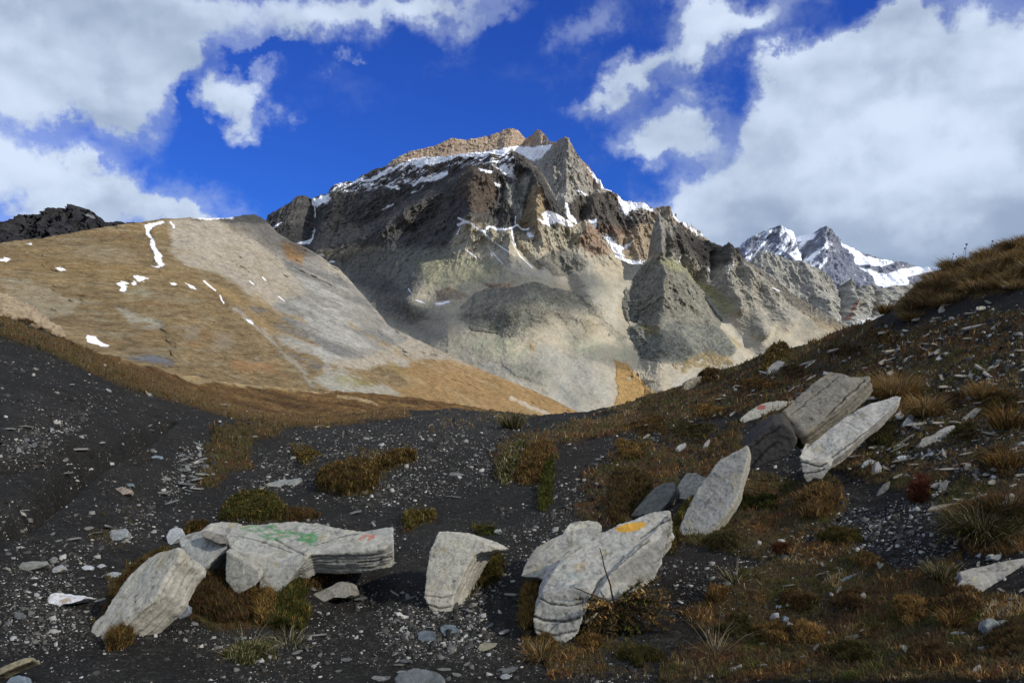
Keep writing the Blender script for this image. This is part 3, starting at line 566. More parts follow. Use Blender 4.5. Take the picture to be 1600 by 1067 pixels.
    for P in ([(226,352),(240,348),(258,346),(256,351),(244,355),(236,362),(240,372),(247,378),(254,392),(258,398),(264,408),(270,417),(262,420),(258,410),(248,396),(240,384),(238,374),(228,366)],
              [(248,418),(262,419),(270,414),(270,420),(262,422)], [(184,444),(190,440),(200,442),(192,447),(197,456),(190,455)], [(205,443),(218,440),(216,444),(208,446)], [(218,434),(226,432),(240,436),(228,440),(222,441)],
              [(271,443),(280,443),(280,447),(273,446)], [(297,444),(306,448),(310,452),(302,451)], [(11,408),(22,405),(28,406),(24,411),(14,411)], [(105,422),(116,421),(121,425),(110,425)], [(46,382),(54,381),(55,384)],
              [(128,524),(142,526),(152,534),(168,542),(152,540),(136,534)], [(396,500),(402,501),(403,507),(398,505)], [(292,338),(330,340),(364,337),(362,341),(320,342)]):
        sn = np.maximum(sn, sst(sdist(P, U+2.5*n2+5*n4, V+2*n2+4*n4), -.7, .7))
    for l, w in (([(322,440),(334,450),(342,455)],1.0), ([(352,463),(362,476)],.8), ([(264,346),(268,355)],.9), ([(383,437),(390,443)],.8), ([(410,433),(414,438)],.8), ([(430,462),(440,470)],.5)):
        sn = np.maximum(sn, sst(w-ldist(l, U+2*n2, V+2*n2), -.5, .6))
    put(c, sn, SNOW)
v, f, c = relief([(-260,432),(-120,402),(-20,385),(0,382),(50,375),(100,367),(150,358),(200,350),(240,345),(265,341),(290,337),(320,340),(350,340),(380,335),(395,334),(405,338),(415,347),(430,362),(450,374),(480,388),(500,400),(515,412),(530,420),(545,436),(560,455),(580,480),(600,505),(615,515),(640,526),(700,553),(760,580),(820,605),(860,622),(900,642),(935,662),(980,680)],
    [(-260,640),(0,640),(500,690),(980,730)], [(-260,500),(0,700),(290,930),(420,1150),(560,1080),(700,1000),(980,980)], [(-260,150),(0,190),(300,260),(600,400),(800,620),(980,900)],
    1300, 560, disp_hill, paint_hill, 1.6, .10, fine=.55, famp=.85)
o = link('grassy_hill', make_mesh('grassy_hill', v, f, c), M_hill); tag(o, 'tawny grass hill with a pale scree flank and small snow patches', kind='structure')

# ---- rolling brown turf just beyond the pass
def disp_turf(U, V, X, Y, Z, T):
    return 0*X
def paint_turf(c, U, V, X, Y, Z, T, D):
    n = fbm(X*.06, Y*.12, 0, 5, .6); n2 = fbm(X*.35, Y*.6, 0, 4, .6)
    wU, wV = warpuv(U, V, X, Y, Z, .08, 6)
    put(c, np.ones_like(U), (.105, .062, .025)); put(c, sst(n, .0, .3)*.7, (.165, .105, .042)); put(c, sst(-n, .0, .25)*.7, (.045, .030, .017)); put(c, sst(n2, .0, .25)*.6, (.075, .038, .016))
    for l, w in (([(190,562),(300,590),(400,602),(480,610),(520,612)],3), ([(530,618),(560,624),(590,632)],3), ([(250,572),(330,586)],2)): put(c, sst(w-ldist(l, wU, wV)+5*n, -1, 3)*.6, (.31, .24, .13))  # pale streaks paint the sunlit bands on the turf
v, f, c = relief([(-260,520),(0,520),(100,540),(150,553),(190,560),(230,572),(300,590),(380,600),(450,607),(550,611),(620,618),(690,627),(760,638),(840,650),(880,658),(940,672),(1000,690)],
    [(-260,700),(1000,740)], [(-260,75),(200,90),(500,130),(1000,150)], [(-260,30),(1000,45)], 1100, 420, disp_turf, paint_turf, 1.2, .2, back=.9, fine=2.6, famp=1.1)
hm = v[:, 1]; v[:, 2] += (.55*fbm(v[:, 0]/6., v[:, 1]/9., 0, 5, .55)+.35*ridged(v[:, 0]/3.5, v[:, 1]/5., 3, 4)-.2)*np.clip(v[:, 1]/70, .4, 1.3)
M_turf = mat_far('moor_turf', 1.2, 4.0, .5, .12)
o = link('moorland', make_mesh('moorland', v, f, c), M_turf); tag(o, 'rolling brown autumn turf beyond the pass', kind='structure')

# ---- the valley floor under it all
a = np.linspace(0, 2*np.pi, 97)[:-1]; rr_ = np.array([0.0, 300, 900, 2500, 6000, 14000, 30000])
X = (rr_[:, None]*np.cos(a)[None]); Y = rr_[:, None]*np.sin(a)[None]
Z = -235+0*X+np.where(rr_[:, None] < 200, 0, 30*fbm(X/900., Y/900., 0, 3))
idx = np.arange(X.size).reshape(X.shape); nx = np.roll(idx, -1, 1)
fc = np.stack([idx[:-1], nx[:-1], nx[1:], idx[1:]], -1).reshape(-1, 4)
vv = np.stack([X, Y, Z], -1).reshape(-1, 3)
o = link('valley_floor', make_mesh('valley_floor', vv, fc, np.tile([[.16, .13, .08, 0.]], (len(vv), 1))), M_far); tag(o, 'valley floor far below the pass', kind='structure')

# ------------------------------------------------------------------ clouds whose shadows lie on the scene (all stand above the frame)
def cloud(target, s, size, tau, seed, label):
    """a real body of cloud up the sunbeam from the place it shades"""
    m, N = new_mat('cloud_vapour_%d' % seed); m.name = 'cloud_vapour'
    L = size[2]*2
    pv = N.n('ShaderNodeVolumePrincipled', i={'Color': (.97, .97, .98, 1), 'Density': tau/L, 'Anisotropy': .2})
    N.n('ShaderNodeOutputMaterial', i={1: pv.outputs[0]})
    bm = bmesh.new(); bmesh.ops.create_icosphere(bm, subdivisions=5, radius=1.0)
    co = np.array([v.co for v in bm.verts])
    k = 1+.30*fbm(co[:, 0]*1.6+seed, co[:, 1]*1.6, co[:, 2]*1.6, 4, .55)
    co = co*k[:, None]*np.array(size)
    for v, p in zip(bm.verts, co): v.co = p
    me = bpy.data.meshes.new('cloud'); bm.to_mesh(me); bm.free()
    for p in me.polygons: p.use_smooth = True
    o = link('cloud', me, m, None, tuple(np.array(target)+s*SUN))
    tag(o, label, 'cloud', 'clouds drifting above the pass and the massif'); return o
def PX(u, v, y): return np.array([(u-800)/F*y, y, EYE+(533.5-v)/F*y])
# ------------------------------------------------------------------ near ground of the pass
# (pixel column, [(depth m, pixel row) ...]); rows give the height of the ground there
G = {
 -700: [(1.0,3300),(2.2,1500),(4,980),(6.5,735),(11,575),(17,470),(24,440),(40,480),(80,560)],
 -300: [(1.0,2900),(2.2,1330),(3.6,1010),(6,790),(10,620),(16,510),(22,478),(34,520),(80,600)],
 0:    [(1.0,2600),(2.2,1240),(3.4,1060),(5,880),(8,700),(12,580),(18,499),(26,520),(40,590),(90,700)],
 100:  [(1.0,2560),(2.2,1250),(3.5,1060),(5,900),(8,716),(12,605),(19,532),(28,560),(45,630),(90,720)],
 200:  [(1.0,2530),(2.2,1260),(3.6,1062),(5.2,900),(7.5,780),(10,695),(14,625),(20,582),(30,610),(50,670),(90,740)],
 300:  [(1.0,2520),(2.2,1265),(3.65,1066),(5.3,905),(8,782),(11.5,700),(16,640),(22,612),(32,640),(55,690),(90,745)],
 450:  [(1.0,2510),(2.2,1265),(3.73,1066),(5.4,900),(8,782),(12,705),(17,668),(22,660),(34,674),(60,710),(90,745)],
 620:  [(1.0,2510),(2.2,1265),(3.73,1066),(5.4,902),(8,782),(12,708),(18,663),(26,644),(36,655),(60,695),(90,730)],
 760:  [(1.0,2510),(2.2,1265),(3.73,1066),(5.4,904),(8,783),(12,708),(18,664),(30,643),(42,652),(60,690),(90,730)],
 900:  [(1.0,2500),(2.2,1262),(3.72,1066),(5.3,900),(7.6,790),(11,715),(17,668),(28,656),(36,664),(60,705),(90,740)],
 1010: [(1.0,2450),(2.2,1245),(3.65,1066),(5.1,900),(7,800),(10,712),(15,660),(24,629),(34,640),(60,700),(90,740)],
 1110: [(1.0,2400),(2.2,1225),(3.55,1066),(4.9,900),(6.6,795),(9.5,700),(14,635),(21,592),(30,615),(60,700),(90,740)],
 1210: [(1.0,2350),(2.2,1200),(3.45,1062),(4.8,885),(6.2,790),(8.8,690),(12.5,605),(18,556),(27,590),(60,700),(90,740)],
 1310: [(1.0,2290),(2.2,1175),(3.35,1050),(4.6,875),(5.9,770),(8.2,670),(11.5,575),(15.5,527),(24,570),(60,700),(90,740)],
 1400: [(1.0,2230),(2.1,1180),(3.2,1040),(4.4,860),(5.7,750),(7.8,650),(10.5,550),(13.5,484),(21,540),(60,690),(90,740)],
 1500: [(1.0,2170),(2.0,1180),(3.1,1025),(4.2,845),(5.4,730),(7.2,632),(9.6,515),(12.3,436),(19,500),(60,680),(90,740)],
 1600: [(1.0,2110),(1.9,1180),(3.0,1010),(4.0,830),(5.2,705),(6.9,605),(9.0,480),(11.5,388),(18,450),(60,670),(90,740)],
 1900: [(1.0,1950),(1.8,1120),(2.8,940),(3.8,770),(5,640),(6.6,520),(8.4,390),(11,290),(17,360),(60,660),(90,740)],
 2400: [(1.0,1750),(1.8,1000),(2.8,820),(3.8,650),(5,520),(6.6,390),(8.4,270),(11,190),(17,290),(60,650),(90,740)],
}
kp = []
for u, L in G.items():
    for y, v in L: kp.append((u, y, EYE+(533.5-v)/F*y))
kp = np.array(kp)
def _tps(r2): return .5*r2*np.log(np.maximum(r2, 1e-12))
_A = np.stack([kp[:, 0]/420., np.log(kp[:, 1])*2.0], -1)
_s = np.maximum(kp[:, 1], 1.0)                               # heights are interpolated as angles
_val = (kp[:, 2]-EYE)/_s
K = _tps(((_A[:, None]-_A[None])**2).sum(-1)); K[np.diag_indices(len(K))] += 2e-3
Q = np.concatenate([np.ones((len(_A), 1)), _A], 1)
sol = np.linalg.solve(np.block([[K, Q], [Q.T, np.zeros((3, 3))]]), np.concatenate([_val, np.zeros(3)]))
def tps_eval(u, y):
    a = np.stack([u/420., np.log(y)*2.0], -1).reshape(-1, 2); out = np.empty(len(a))
    for i in range(0, len(a), 60000):
        b = a[i:i+60000]; r2 = ((b[:, None]-_A[None])**2).sum(-1)
        out[i:i+60000] = _tps(r2)@sol[:len(_A)]+sol[len(_A)]+b@sol[len(_A)+1:]
    return out.reshape(np.shape(u))
_uu = np.linspace(-760, 2460, 240); _ly = np.linspace(math.log(.9), math.log(95), 260)
_gu, _gy = np.meshgrid(_uu, _ly); _gz = tps_eval(_gu, np.exp(_gy))
def bil(u, ly):
    i = np.clip((u-_uu[0])/(_uu[1]-_uu[0]), 0, len(_uu)-1.001); j = np.clip((ly-_ly[0])/(_ly[1]-_ly[0]), 0, len(_ly)-1.001)
    a = i.astype(int); b = j.astype(int); i = i-a; j = j-b
    return (_gz[b, a]*(1-i)*(1-j)+_gz[b, a+1]*i*(1-j)+_gz[b+1, a]*(1-i)*j+_gz[b+1, a+1]*i*j)
BUMPS = []                     # (x, y, radius, height) added once the base is known
def base_z(x, y):
    y = np.maximum(y, .9); u = 800+F*x/y
    return EYE+bil(np.clip(u, -750, 2450), np.log(np.minimum(y, 94)))*np.minimum(y, 94)
GULLY = []                     # world polylines (pts, half width, depth)
def ground_z(x, y, fine=True):
    x = np.asarray(x, float); y = np.asarray(y, float)
    z = base_z(x, y)
    for bx, by, r, h in BUMPS:
        z = z+h*np.exp(-((x-bx)**2+(y-by)**2)/(r*r))
    for P, w, d in GULLY:
        z = z-d*np.exp(-(ldist(P, x, y)/w)**2)
    if fine:
        a = np.clip(y/8, .3, 2.2)
        z = z+.075*a*fbm(x*.7, y*.7, 3, 3)+.028*np.minimum(a, 1.6)*fbm(x*2.6, y*2.6, 5, 4, .6)+.022*ridged(x*1.5+.4*y, y*.45, 2, 4)*np.clip((x-.4)/1.5, 0, 1)
    return z
_ys = np.exp(np.linspace(math.log(1.5), math.log(80), 700))
def hit(u, v, n=0):
    """where the line of sight through a pixel meets the ground"""
    x = (u-800)/F*_ys; z = EYE+(533.5-v)/F*_ys
    k = np.where(ground_z(x, _ys) >= z)[0]
    y = _ys[k[0]] if len(k) else 30.0
    return np.array([(u-800)/F*y, y, EYE+(533.5-v)/F*y])
def W2(pts): return [tuple(hit(*p)[:2]) for p in pts]
for (u, v, rp, h) in ((545,765,70,.16),(625,725,55,.16),(400,815,70,.10),(1205,765,50,-.26),(1240,740,34,-.16),(1225,700,30,-.12),(560,930,50,-.10),(545,905,40,-.07),
                      (1450,470,60,.30),(1520,820,70,.10),(1130,930,60,.06),(300,930,60,.08),(440,935,50,.06),(730,905,40,.05),(1220,560,60,.12),(1100,600,30,.14),(850,740,60,.10),(1000,720,60,.08),(680,650,60,.10)):
    p = hit(u, v); BUMPS.append((p[0], p[1], rp/F*p[1], h))
for line, w, d in (([(0,835),(60,790),(110,745),(160,715),(210,690),(262,655)], .10, .26), ([(70,800),(140,750),(200,722),(230,705)], .08, .18), ([(0,735),(60,722),(130,700)], .11, .20),
                   ([(30,690),(90,660),(170,630)], .12, .06), ([(250,655),(235,640),(225,630)], .12, .1), ([(330,680),(300,715),(270,745),(230,790)], .16, .07)):
    GULLY.append((W2(line), w, d))

NU, NY = 1250, 900
gu = np.linspace(-700, 2350, NU); gy = np.exp(np.linspace(math.log(1.15), math.log(90), NY))
UU, YY = np.meshgrid(gu, gy); XX = (UU-800)/F*YY
ZZ = ground_z(XX, YY)
VV = 533.5-(ZZ-EYE)/YY*F
# what grows where: polygons traced in pixels
TURF = [([(0,495),(120,540),(200,575),(300,612),(480,655),(640,640),(640,652),(500,668),(440,668),(360,655),(280,632),(200,610),(130,580),(60,545),(0,530)],1.0),
        ([(330,672),(400,660),(470,664),(440,680),(400,690),(395,735),(350,745),(330,765),(300,760),(320,720)],.75),
        ([(380,770),(430,770),(450,800),(440,818),(340,818),(350,790)],1), ([(500,735),(580,715),(650,705),(652,722),(610,735),(590,772),(540,778),(495,765)],1),
        ([(165,905),(230,868),(270,855),(280,870),(200,905),(170,940),(150,985),(140,975)],.8), ([(285,850),(300,820),(330,820),(300,835)],.9),
        ([(240,900),(290,890),(350,870),(400,925),(440,930),(480,880),(560,880),(540,905),(470,930),(480,990),(420,985),(340,990),(280,960),(250,975),(200,1000),(170,1020),(170,1000),(240,960)],.9),
        ([(735,870),(775,860),(790,880),(770,915),(720,935),(712,920)],.95), ([(790,690),(860,672),(930,655),(1000,630),(1100,590),(1150,600),(1100,660),(1000,680),(920,690),(870,700),(855,760),(845,800),(835,790),(840,745),(780,755),(770,720)],.75),
        ([(930,730),(1000,690),(1060,700),(1060,760),(990,770),(985,830),(940,825),(930,780)],.85), ([(820,905),(850,920),(840,960),(830,1000),(870,1010),(840,1040),(812,1000)],.9),
        ([(1060,850),(1150,800),(1180,740),(1260,760),(1300,740),(1330,790),(1240,860),(1150,900),(1110,930),(1060,960),(1100,1000),(1030,1040),(1010,1067),(1600,1067),(1600,930),(1490,930),(1500,860),(1400,890),(1300,830),(1200,880)],.95),
        ([(900,1000),(1080,1000),(1100,1067),(850,1067),(860,1020)],.55), ([(1400,480),(1440,440),(1600,380),(1600,455),(1520,470),(1440,490),(1400,500)],1.0),
        ([(1190,560),(1260,540),(1320,515),(1400,500),(1380,560),(1300,580),(1250,590),(1190,590)],.7), ([(1340,580),(1430,580),(1440,625),(1480,640),(1400,650),(1350,625)],.95),
        ([(1480,760),(1600,770),(1600,870),(1510,870),(1480,820)],.9), ([(630,800),(680,800),(680,820),(640,840)],.8), ([(660,690),(700,640),(860,640),(880,655),(780,670)],.4), ([(340,990),(480,985),(470,1067),(300,1067)],.35),
        ([(740,825),(785,820),(780,835),(745,835)],.8),([(455,700),(490,700),(490,730),(465,735)],.7), ([(150,800),(230,790),(260,830),(200,870),(140,860)],.35), ([(1000,590),(1600,480),(1600,780),(1480,800),(1300,740),(1170,650),(1000,680)],.66),([(1000,700),(1170,660),(1170,800),(1060,760),(960,830),(900,820),(900,740)],.6)]
n1 = fbm(XX*1.1, YY*1.1, 0, 5, .6); n2 = fbm(XX*5, YY*5, 0, 5, .62); n3 = fbm(XX*19, YY*19, 2, 4, .62)
turf = np.zeros_like(XX)
wu, wv = UU+34*n1+16*n2, VV+14*n1+9*n2
for P, q in TURF: turf = np.maximum(turf, sst(sdist(P, wu, wv), -9, 9)*q)
offr = sst(UU, 1600, 1650)+sst(-UU, 10, 80)*.15
turf = np.maximum(turf, np.clip(offr, 0, 1)*.6)
tm = sst(turf+.55*n2+.35*n1+.35*n3, .48, .72)*(turf > .02)
col = np.zeros(XX.shape+(3,), np.float32)
put(col, np.ones_like(XX), (.025, .0255, .0243)); put(col, sst(n1, -.1, .35)*.6, (.038, .0385, .0372)); put(col, sst(n3, .1, .4)*.45, (.038, .038, .037)); put(col, sst(-n2, .1, .4)*.5, (.011, .011, .011))
for P, q in (([(450,660),(640,655),(720,640),(770,645),(800,690),(700,700),(600,700),(500,690)], .5), ([(640,650),(690,638),(760,640),(800,655),(700,670)], .55), ([(0,600),(60,610),(130,640),(60,700),(0,715)], .3)):
    put(col, sst(sdist(P, wu, wv), -10, 20)*q*sst(n3, -.3, .3), (.065, .066, .066))
put(col, sst(sdist([(790,690),(1000,640),(1200,560),(1600,420),(1600,1067),(1050,1067),(1000,900),(900,800)], wu, wv), -15, 40)*.55, (.026, .022, .019))
soil = np.zeros_like(col); put(soil, np.ones_like(XX), (.060, .042, .022)); put(soil, sst(n1, -.2, .3)*.8, (.055, .050, .020)); put(soil, sst(fbm(XX*2.2, YY*2.2, 9, 4), .0, .25)*.8, (.085, .038, .018)); put(soil, sst(-n2, .1, .3)*.6, (.03, .022, .014))
gold = sst(sdist([(1380,490),(1440,430),(1600,370),(1600,460),(1420,500)], wu, wv), -5, 15); put(soil, gold*.8, (.14, .085, .035))
far = sst(YY, 13, 22)*sst(-UU, -700, -500); put(soil, far*.8, (.12, .072, .028))
soil = soil*1.3; col = col*(1-tm[..., None])+soil*tm[..., None]
col = col*np.array([1.12, 1.03, .92], np.float32)
# the grey wet track
ZZ = ZZ+tm*(.012+.02*np.clip(n3+.3, 0, 1))*np.clip(YY/5, .5, 3)+.006*n3*np.clip(YY/5, .5, 3)
m, N = new_mat('shale_ground')
t = N.n('ShaderNodeVertexColor', layer_name='tint').outputs[0]; co = N.n('ShaderNodeTexCoord').outputs['Object']
v1 = N.n('ShaderNodeTexVoronoi', i={'Vector': co, 'Scale': 34.0, 'Randomness': 1.0}); v2 = N.n('ShaderNodeTexVoronoi', i={'Vector': co, 'Scale': 95.0})
f1 = N.noise(co, 60, 8, .7); f2 = N.noise(co, 7, 6, .6); f3 = N.noise(co, 260, 4, .7)
s1 = N.m('POWER', N.n('ShaderNodeSeparateColor', i={0: v1.outputs['Color']}).outputs[0], 6.0)
s2 = N.m('POWER', N.n('ShaderNodeSeparateColor', i={0: v2.outputs['Color']}).outputs[1], 7.0)
spk = N.m('ADD', N.m('MULTIPLY', s1, N.ss(f2, .42, .62)), N.m('MULTIPLY', s2, 1.0))
k = N.m('ADD', .45, N.m('ADD', N.m('MULTIPLY', f1, .6), N.m('MULTIPLY', f3, .5)))
c1 = N.mix(1.0, t, N.n('ShaderNodeCombineColor', i={0: k, 1: k, 2: k}).outputs[0], 'MULTIPLY')
c2 = N.mix(N.m('MULTIPLY', spk, .16), c1, (.30, .285, .25))
h = N.m('ADD', N.m('ADD', N.m('MULTIPLY', v1.outputs['Distance'], -.5), N.m('MULTIPLY', f1, 1.4)), N.m('MULTIPLY', f3, .5))
finish(N, c2, .9, h, .02, .9, .04)
M_ground = m
og = link('ground', make_mesh('ground', np.stack([XX, YY, ZZ], -1).reshape(-1, 3), grid_faces(NY, NU), col.reshape(-1, 3)), M_ground)
tag(og, 'dark shale ground of the mountain pass', kind='structure')
_turf_f, _ZZ = tm.astype(np.float32), ZZ
def gz(x, y):                                # height of the built mesh
    x = np.asarray(x, float); y = np.asarray(y, float)
    u = 800+F*x/y; i = np.clip((u-gu[0])/(gu[1]-gu[0]), 0, NU-1.001); j = np.clip(np.log(y/gy[0])/np.log(gy[1]/gy[0]), 0, NY-1.001)
    a = i.astype(int); b = j.astype(int); i = i-a; j = j-b
    return _ZZ[b, a]*(1-i)*(1-j)+_ZZ[b, a+1]*i*(1-j)+_ZZ[b+1, a]*(1-i)*j+_ZZ[b+1, a+1]*i*j

# ------------------------------------------------------------------ schist rocks
m, N = new_mat('schist')
t = N.n('ShaderNodeVertexColor', layer_name='tint').outputs[0]; co = N.n('ShaderNodeTexCoord').outputs['Object']
f1 = N.noise(co, 26, 8, .68, .4); f2 = N.noise(co, 130, 6, .7); f3 = N.noise(N.vm('MULTIPLY', co, (1, 1, 4)).outputs[0], 14, 6, .6, .8)
k = N.m('ADD', .05, N.m('ADD', N.m('MULTIPLY', f1, .85), N.m('ADD', N.m('MULTIPLY', f2, .75), N.m('MULTIPLY', f3, .4))))
c1 = N.mix(1.0, t, N.n('ShaderNodeCombineColor', i={0: k, 1: k, 2: k}).outputs[0], 'MULTIPLY')
c2 = N.mix(N.m('MULTIPLY', N.ss(f1, .60, .72), .35), c1, (.20, .19, .13))
c2 = N.mix(N.m('MULTIPLY', N.ss(f2, .62, .70), .45), c2, (.07, .07, .065))
finish(N, c2, .85, N.m('ADD', N.m('MULTIPLY', f1, .9), N.m('MULTIPLY', f2, .35)), .012, .8, .12)
M_rock = m

def plane_pts(outline, n, anchor):
    n = np.array(n, float); n /= np.linalg.norm(n); a = np.array(anchor)-[0, 0, EYE]; out = []
    for u, v in outline:
        r = np.array([(u-800)/F, 1, (533.5-v)/F]); y = (n@a)/(n@r); out.append(r*y+[0, 0, EYE])
    return np.array(out), n
def prism(pts, ext, taper):
    c = pts.mean(0); d = pts-c; r = np.linalg.norm(d, axis=1)[:, None]; low = pts-d/np.maximum(r, 1e-6)*(1-taper)*np.minimum(r, .30)+np.array(ext)
    return np.concatenate([pts, low]), len(pts)
CRACKS = {}
def build_rock(name, label, cat, pieces, vox, tone=(.36, .37, .36), dark=(.16, .16, .15), rough=.010, strata=.02, smooth=3, paint=None, group=None, ns=None, face=1.0, seed=0, warm=.0, cracks=()):
    """pieces: (outline px, plane normal, anchor, extrusion metres, taper); the shells are fused, weathered and tinted"""
    bm = bmesh.new(); N0 = None
    for k, (ol, n, anc, ext, tp) in enumerate(pieces):
        pts, nn = plane_pts(ol, n, anc)
        if N0 is None: N0 = nn
        V_, K_ = prism(pts, ext, tp)
        vs = [bm.verts.new(p) for p in V_]
        bm.faces.new(vs[:K_]); bm.faces.new(vs[K_:][::-1])
        for i in range(K_):
            j = (i+1) % K_; bm.faces.new([vs[i], vs[i+K_], vs[j+K_], vs[j]])
    bmesh.ops.triangulate(bm, faces=bm.faces[:]); bmesh.ops.recalc_face_normals(bm, faces=bm.faces[:])
    me = bpy.data.meshes.new('tmp'); bm.to_mesh(me); bm.free()
    o = bpy.data.objects.new('tmp', me); C.objects.link(o)
    md = o.modifiers.new('r', 'REMESH'); md.mode = 'VOXEL'; md.voxel_size = vox
    ms = o.modifiers.new('s', 'SMOOTH'); ms.factor = .5; ms.iterations = smooth
    bpy.context.view_layer.update(); dg = bpy.context.evaluated_depsgraph_get()
    m2 = bpy.data.meshes.new_from_object(o.evaluated_get(dg)); bpy.data.objects.remove(o); bpy.data.meshes.remove(me)
    nv = len(m2.vertices); co = np.empty(nv*3, np.float32); m2.vertices.foreach_get('co', co); co = co.reshape(-1, 3).astype(float)
    no = np.empty(nv*3, np.float32); m2.vertices.foreach_get('normal', no); no = no.reshape(-1, 3)
    s = np.array(ns if ns is not None else N0, float); s /= np.linalg.norm(s)
    x, y, z = co[:, 0]+seed*3.1, co[:, 1], co[:, 2]
    big = fbm(x*2.2, y*2.2, z*2.2, 3); mid = fbm(x*8, y*8, z*8, 4, .55); fin = fbm(x*34, y*34, z*34, 3, .6)
    h = co@s+.35*strata*big*3+.3*strata*mid
    lay = perlin(h/strata+seed*5.3, .5+big*.8, .3)+.5*perlin(h/strata*2.7, 4.2, big)+.25*perlin(h/strata*6, 1.7, mid)
    side = 1-np.abs(no@s)**2
    # flakes peel in steps on the flat face
    q = fbm(x*3.1+9, y*3.1, z*3.1, 4, .6)*4; step = (q-np.floor(q)); step = np.floor(q)+sst(step, .0, .18)
    disp = rough*1.6*big+rough*.9*mid+rough*.25*fin+strata*.38*lay*side*(.5+.5*sst(mid, -.4, .3))+rough*.38*step*(1-side)*face
    q0 = co-co.mean(0); ev, evec = np.linalg.eigh(q0.T@q0/len(q0)); la, lb, lc = q0@evec[:, 2], q0@evec[:, 1], q0@evec[:, 0]
    stk = fbm(la*3.5+seed, lb*36+6*mid, lc*36+4*mid, 4, .66); crk = ridged(la*1.6+seed*2, lb*7+1.2*mid, lc*12, 2)
    crm = sst(crk, .90, .97)*sst(fbm(x*1.8, y*1.8, z*1.8+5, 2), -.05, .2)
    Uc = 800+F*co[:, 0]/co[:, 1]; Vc = 533.5-(co[:, 2]-EYE)/co[:, 1]*F
    for l, w in cracks: crm = np.maximum(crm, sst(w-ldist(l, Uc+3*mid, Vc+3*mid)-.6*fin, -.7, .7)*1.3)
    disp = disp-crm*min(.010, vox*1.4)+rough*.35*stk
    co = co+no*disp[:, None]
    Uo = 800+F*co[:, 0]/co[:, 1]; Vo = 533.5-(co[:, 2]-EYE)/co[:, 1]*F
    c = np.zeros((nv, 3), np.float32); c[:] = tone
    put(c, sst(big, -.2, .4)*.35, np.array(tone)*1.18); put(c, sst(-mid, .0, .35)*.45, np.array(tone)*.72)
    put(c, side*sst(-lay, .1, .7)*.55, dark); put(c, side*sst(lay, .2, .6)*.4, np.array(tone)*1.1)
    f5 = fbm(x*6+3, y*6, z*6+8, 5, .65); put(c, sst(f5, .12, .3)*(.35+warm), (.33, .29, .20)); put(c, sst(fin, .18, .4)*.35, np.array(tone)*1.35); put(c, sst(-fin, .2, .4)*.35, np.array(tone)*.6)
    put(c, sst(fbm(x*11, y*11, z*11+30, 4, .6), .30, .38)*.5, (.10, .11, .09))
    put(c, sst(stk, .02, .28)*.5, np.array(tone)*1.28); put(c, sst(-stk, .03, .28)*.6, np.array(tone)*.52)
    put(c, sst(fbm(x*3.3+40, y*3.3, z*3.3, 5, .68), .10, .26)*.5, np.array(tone)*.62); put(c, sst(fbm(x*14+4, y*14, z*14, 4, .7), .22, .34)*.55, (.07,.07,.062)); put(c, sst(fbm(x*9+4, y*9, z*9+60, 4, .7), .26, .36)*.5, (.34,.30,.16))
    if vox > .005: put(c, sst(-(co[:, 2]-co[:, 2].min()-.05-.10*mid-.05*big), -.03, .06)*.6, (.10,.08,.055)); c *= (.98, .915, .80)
    if paint: paint(c, Uo, Vo, mid, fin, no)
    put(c, np.clip(crm, 0, 1)*.75, (.035, .033, .03))
    cen = co.mean(0); cen[2] = co[:, 2].min()
    m2.vertices.foreach_set('co', (co-cen).astype(np.float32).ravel())
    a = m2.color_attributes.new('tint', 'FLOAT_COLOR', 'POINT'); cc = np.ones((nv, 4), np.float32); cc[:, :3] = np.clip(c, 0, 1); a.data.foreach_set('color', cc.ravel())
    m2.polygons.foreach_set('use_smooth', np.ones(len(m2.polygons), bool)); m2.name = name; m2.materials.clear(); m2.update()
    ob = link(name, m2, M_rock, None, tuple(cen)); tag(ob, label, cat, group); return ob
def line_paint(c, U, V, l, w, col, k=.8, jit=None, js=1.5):
    put(c, sst(w-ldist(l, U+(jit*js if jit is not None else 0), V+(jit*js if jit is not None else 0)), -.6, .6)*k, col)

def paint_graffiti(c, U, V, mid, fin, no):
    g = (.045, .20, .07); k = sst(fin+mid, -.55, .1)
    for l, w in (([(378,826),(400,821),(418,823),(432,822)],1.5), ([(385,829),(408,829),(425,826),(440,830)],1.2), ([(420,818),(428,829),(445,833)],1.2), ([(405,836),(420,841),(436,842)],1.7),
                 ([(418,836),(440,833),(470,832),(492,838)],1.4), ([(430,841),(455,836),(475,834)],1.1), ([(462,822),(470,816)],1.6), ([(465,843),(480,844),(494,841),(496,835),(488,832)],2.0), ([(472,838),(486,836)],1.6), ([(478,848),(492,852)],1.6), ([(482,845),(494,846)],2.0), ([(400,824),(412,832),(420,838)],1.1), ([(446,828),(468,836)],1.1)):
        put(c, sst(w*1.15-ldist(l, U+5*mid+2*fin, V+3*mid), -.9, .8)*k*.62, g)
    put(c, sst(sdist([(465,840),(480,833),(492,834),(497,842),(485,850),(472,846)], U, V), -1, 1)*k*.5, (.06, .22, .09))
    for l in ([(562,842),(572,836),(584,839)], [(575,844),(584,836)]): put(c, sst(2.0-ldist(l, U, V), -.7, .9)*.7, (.42, .13, .08))
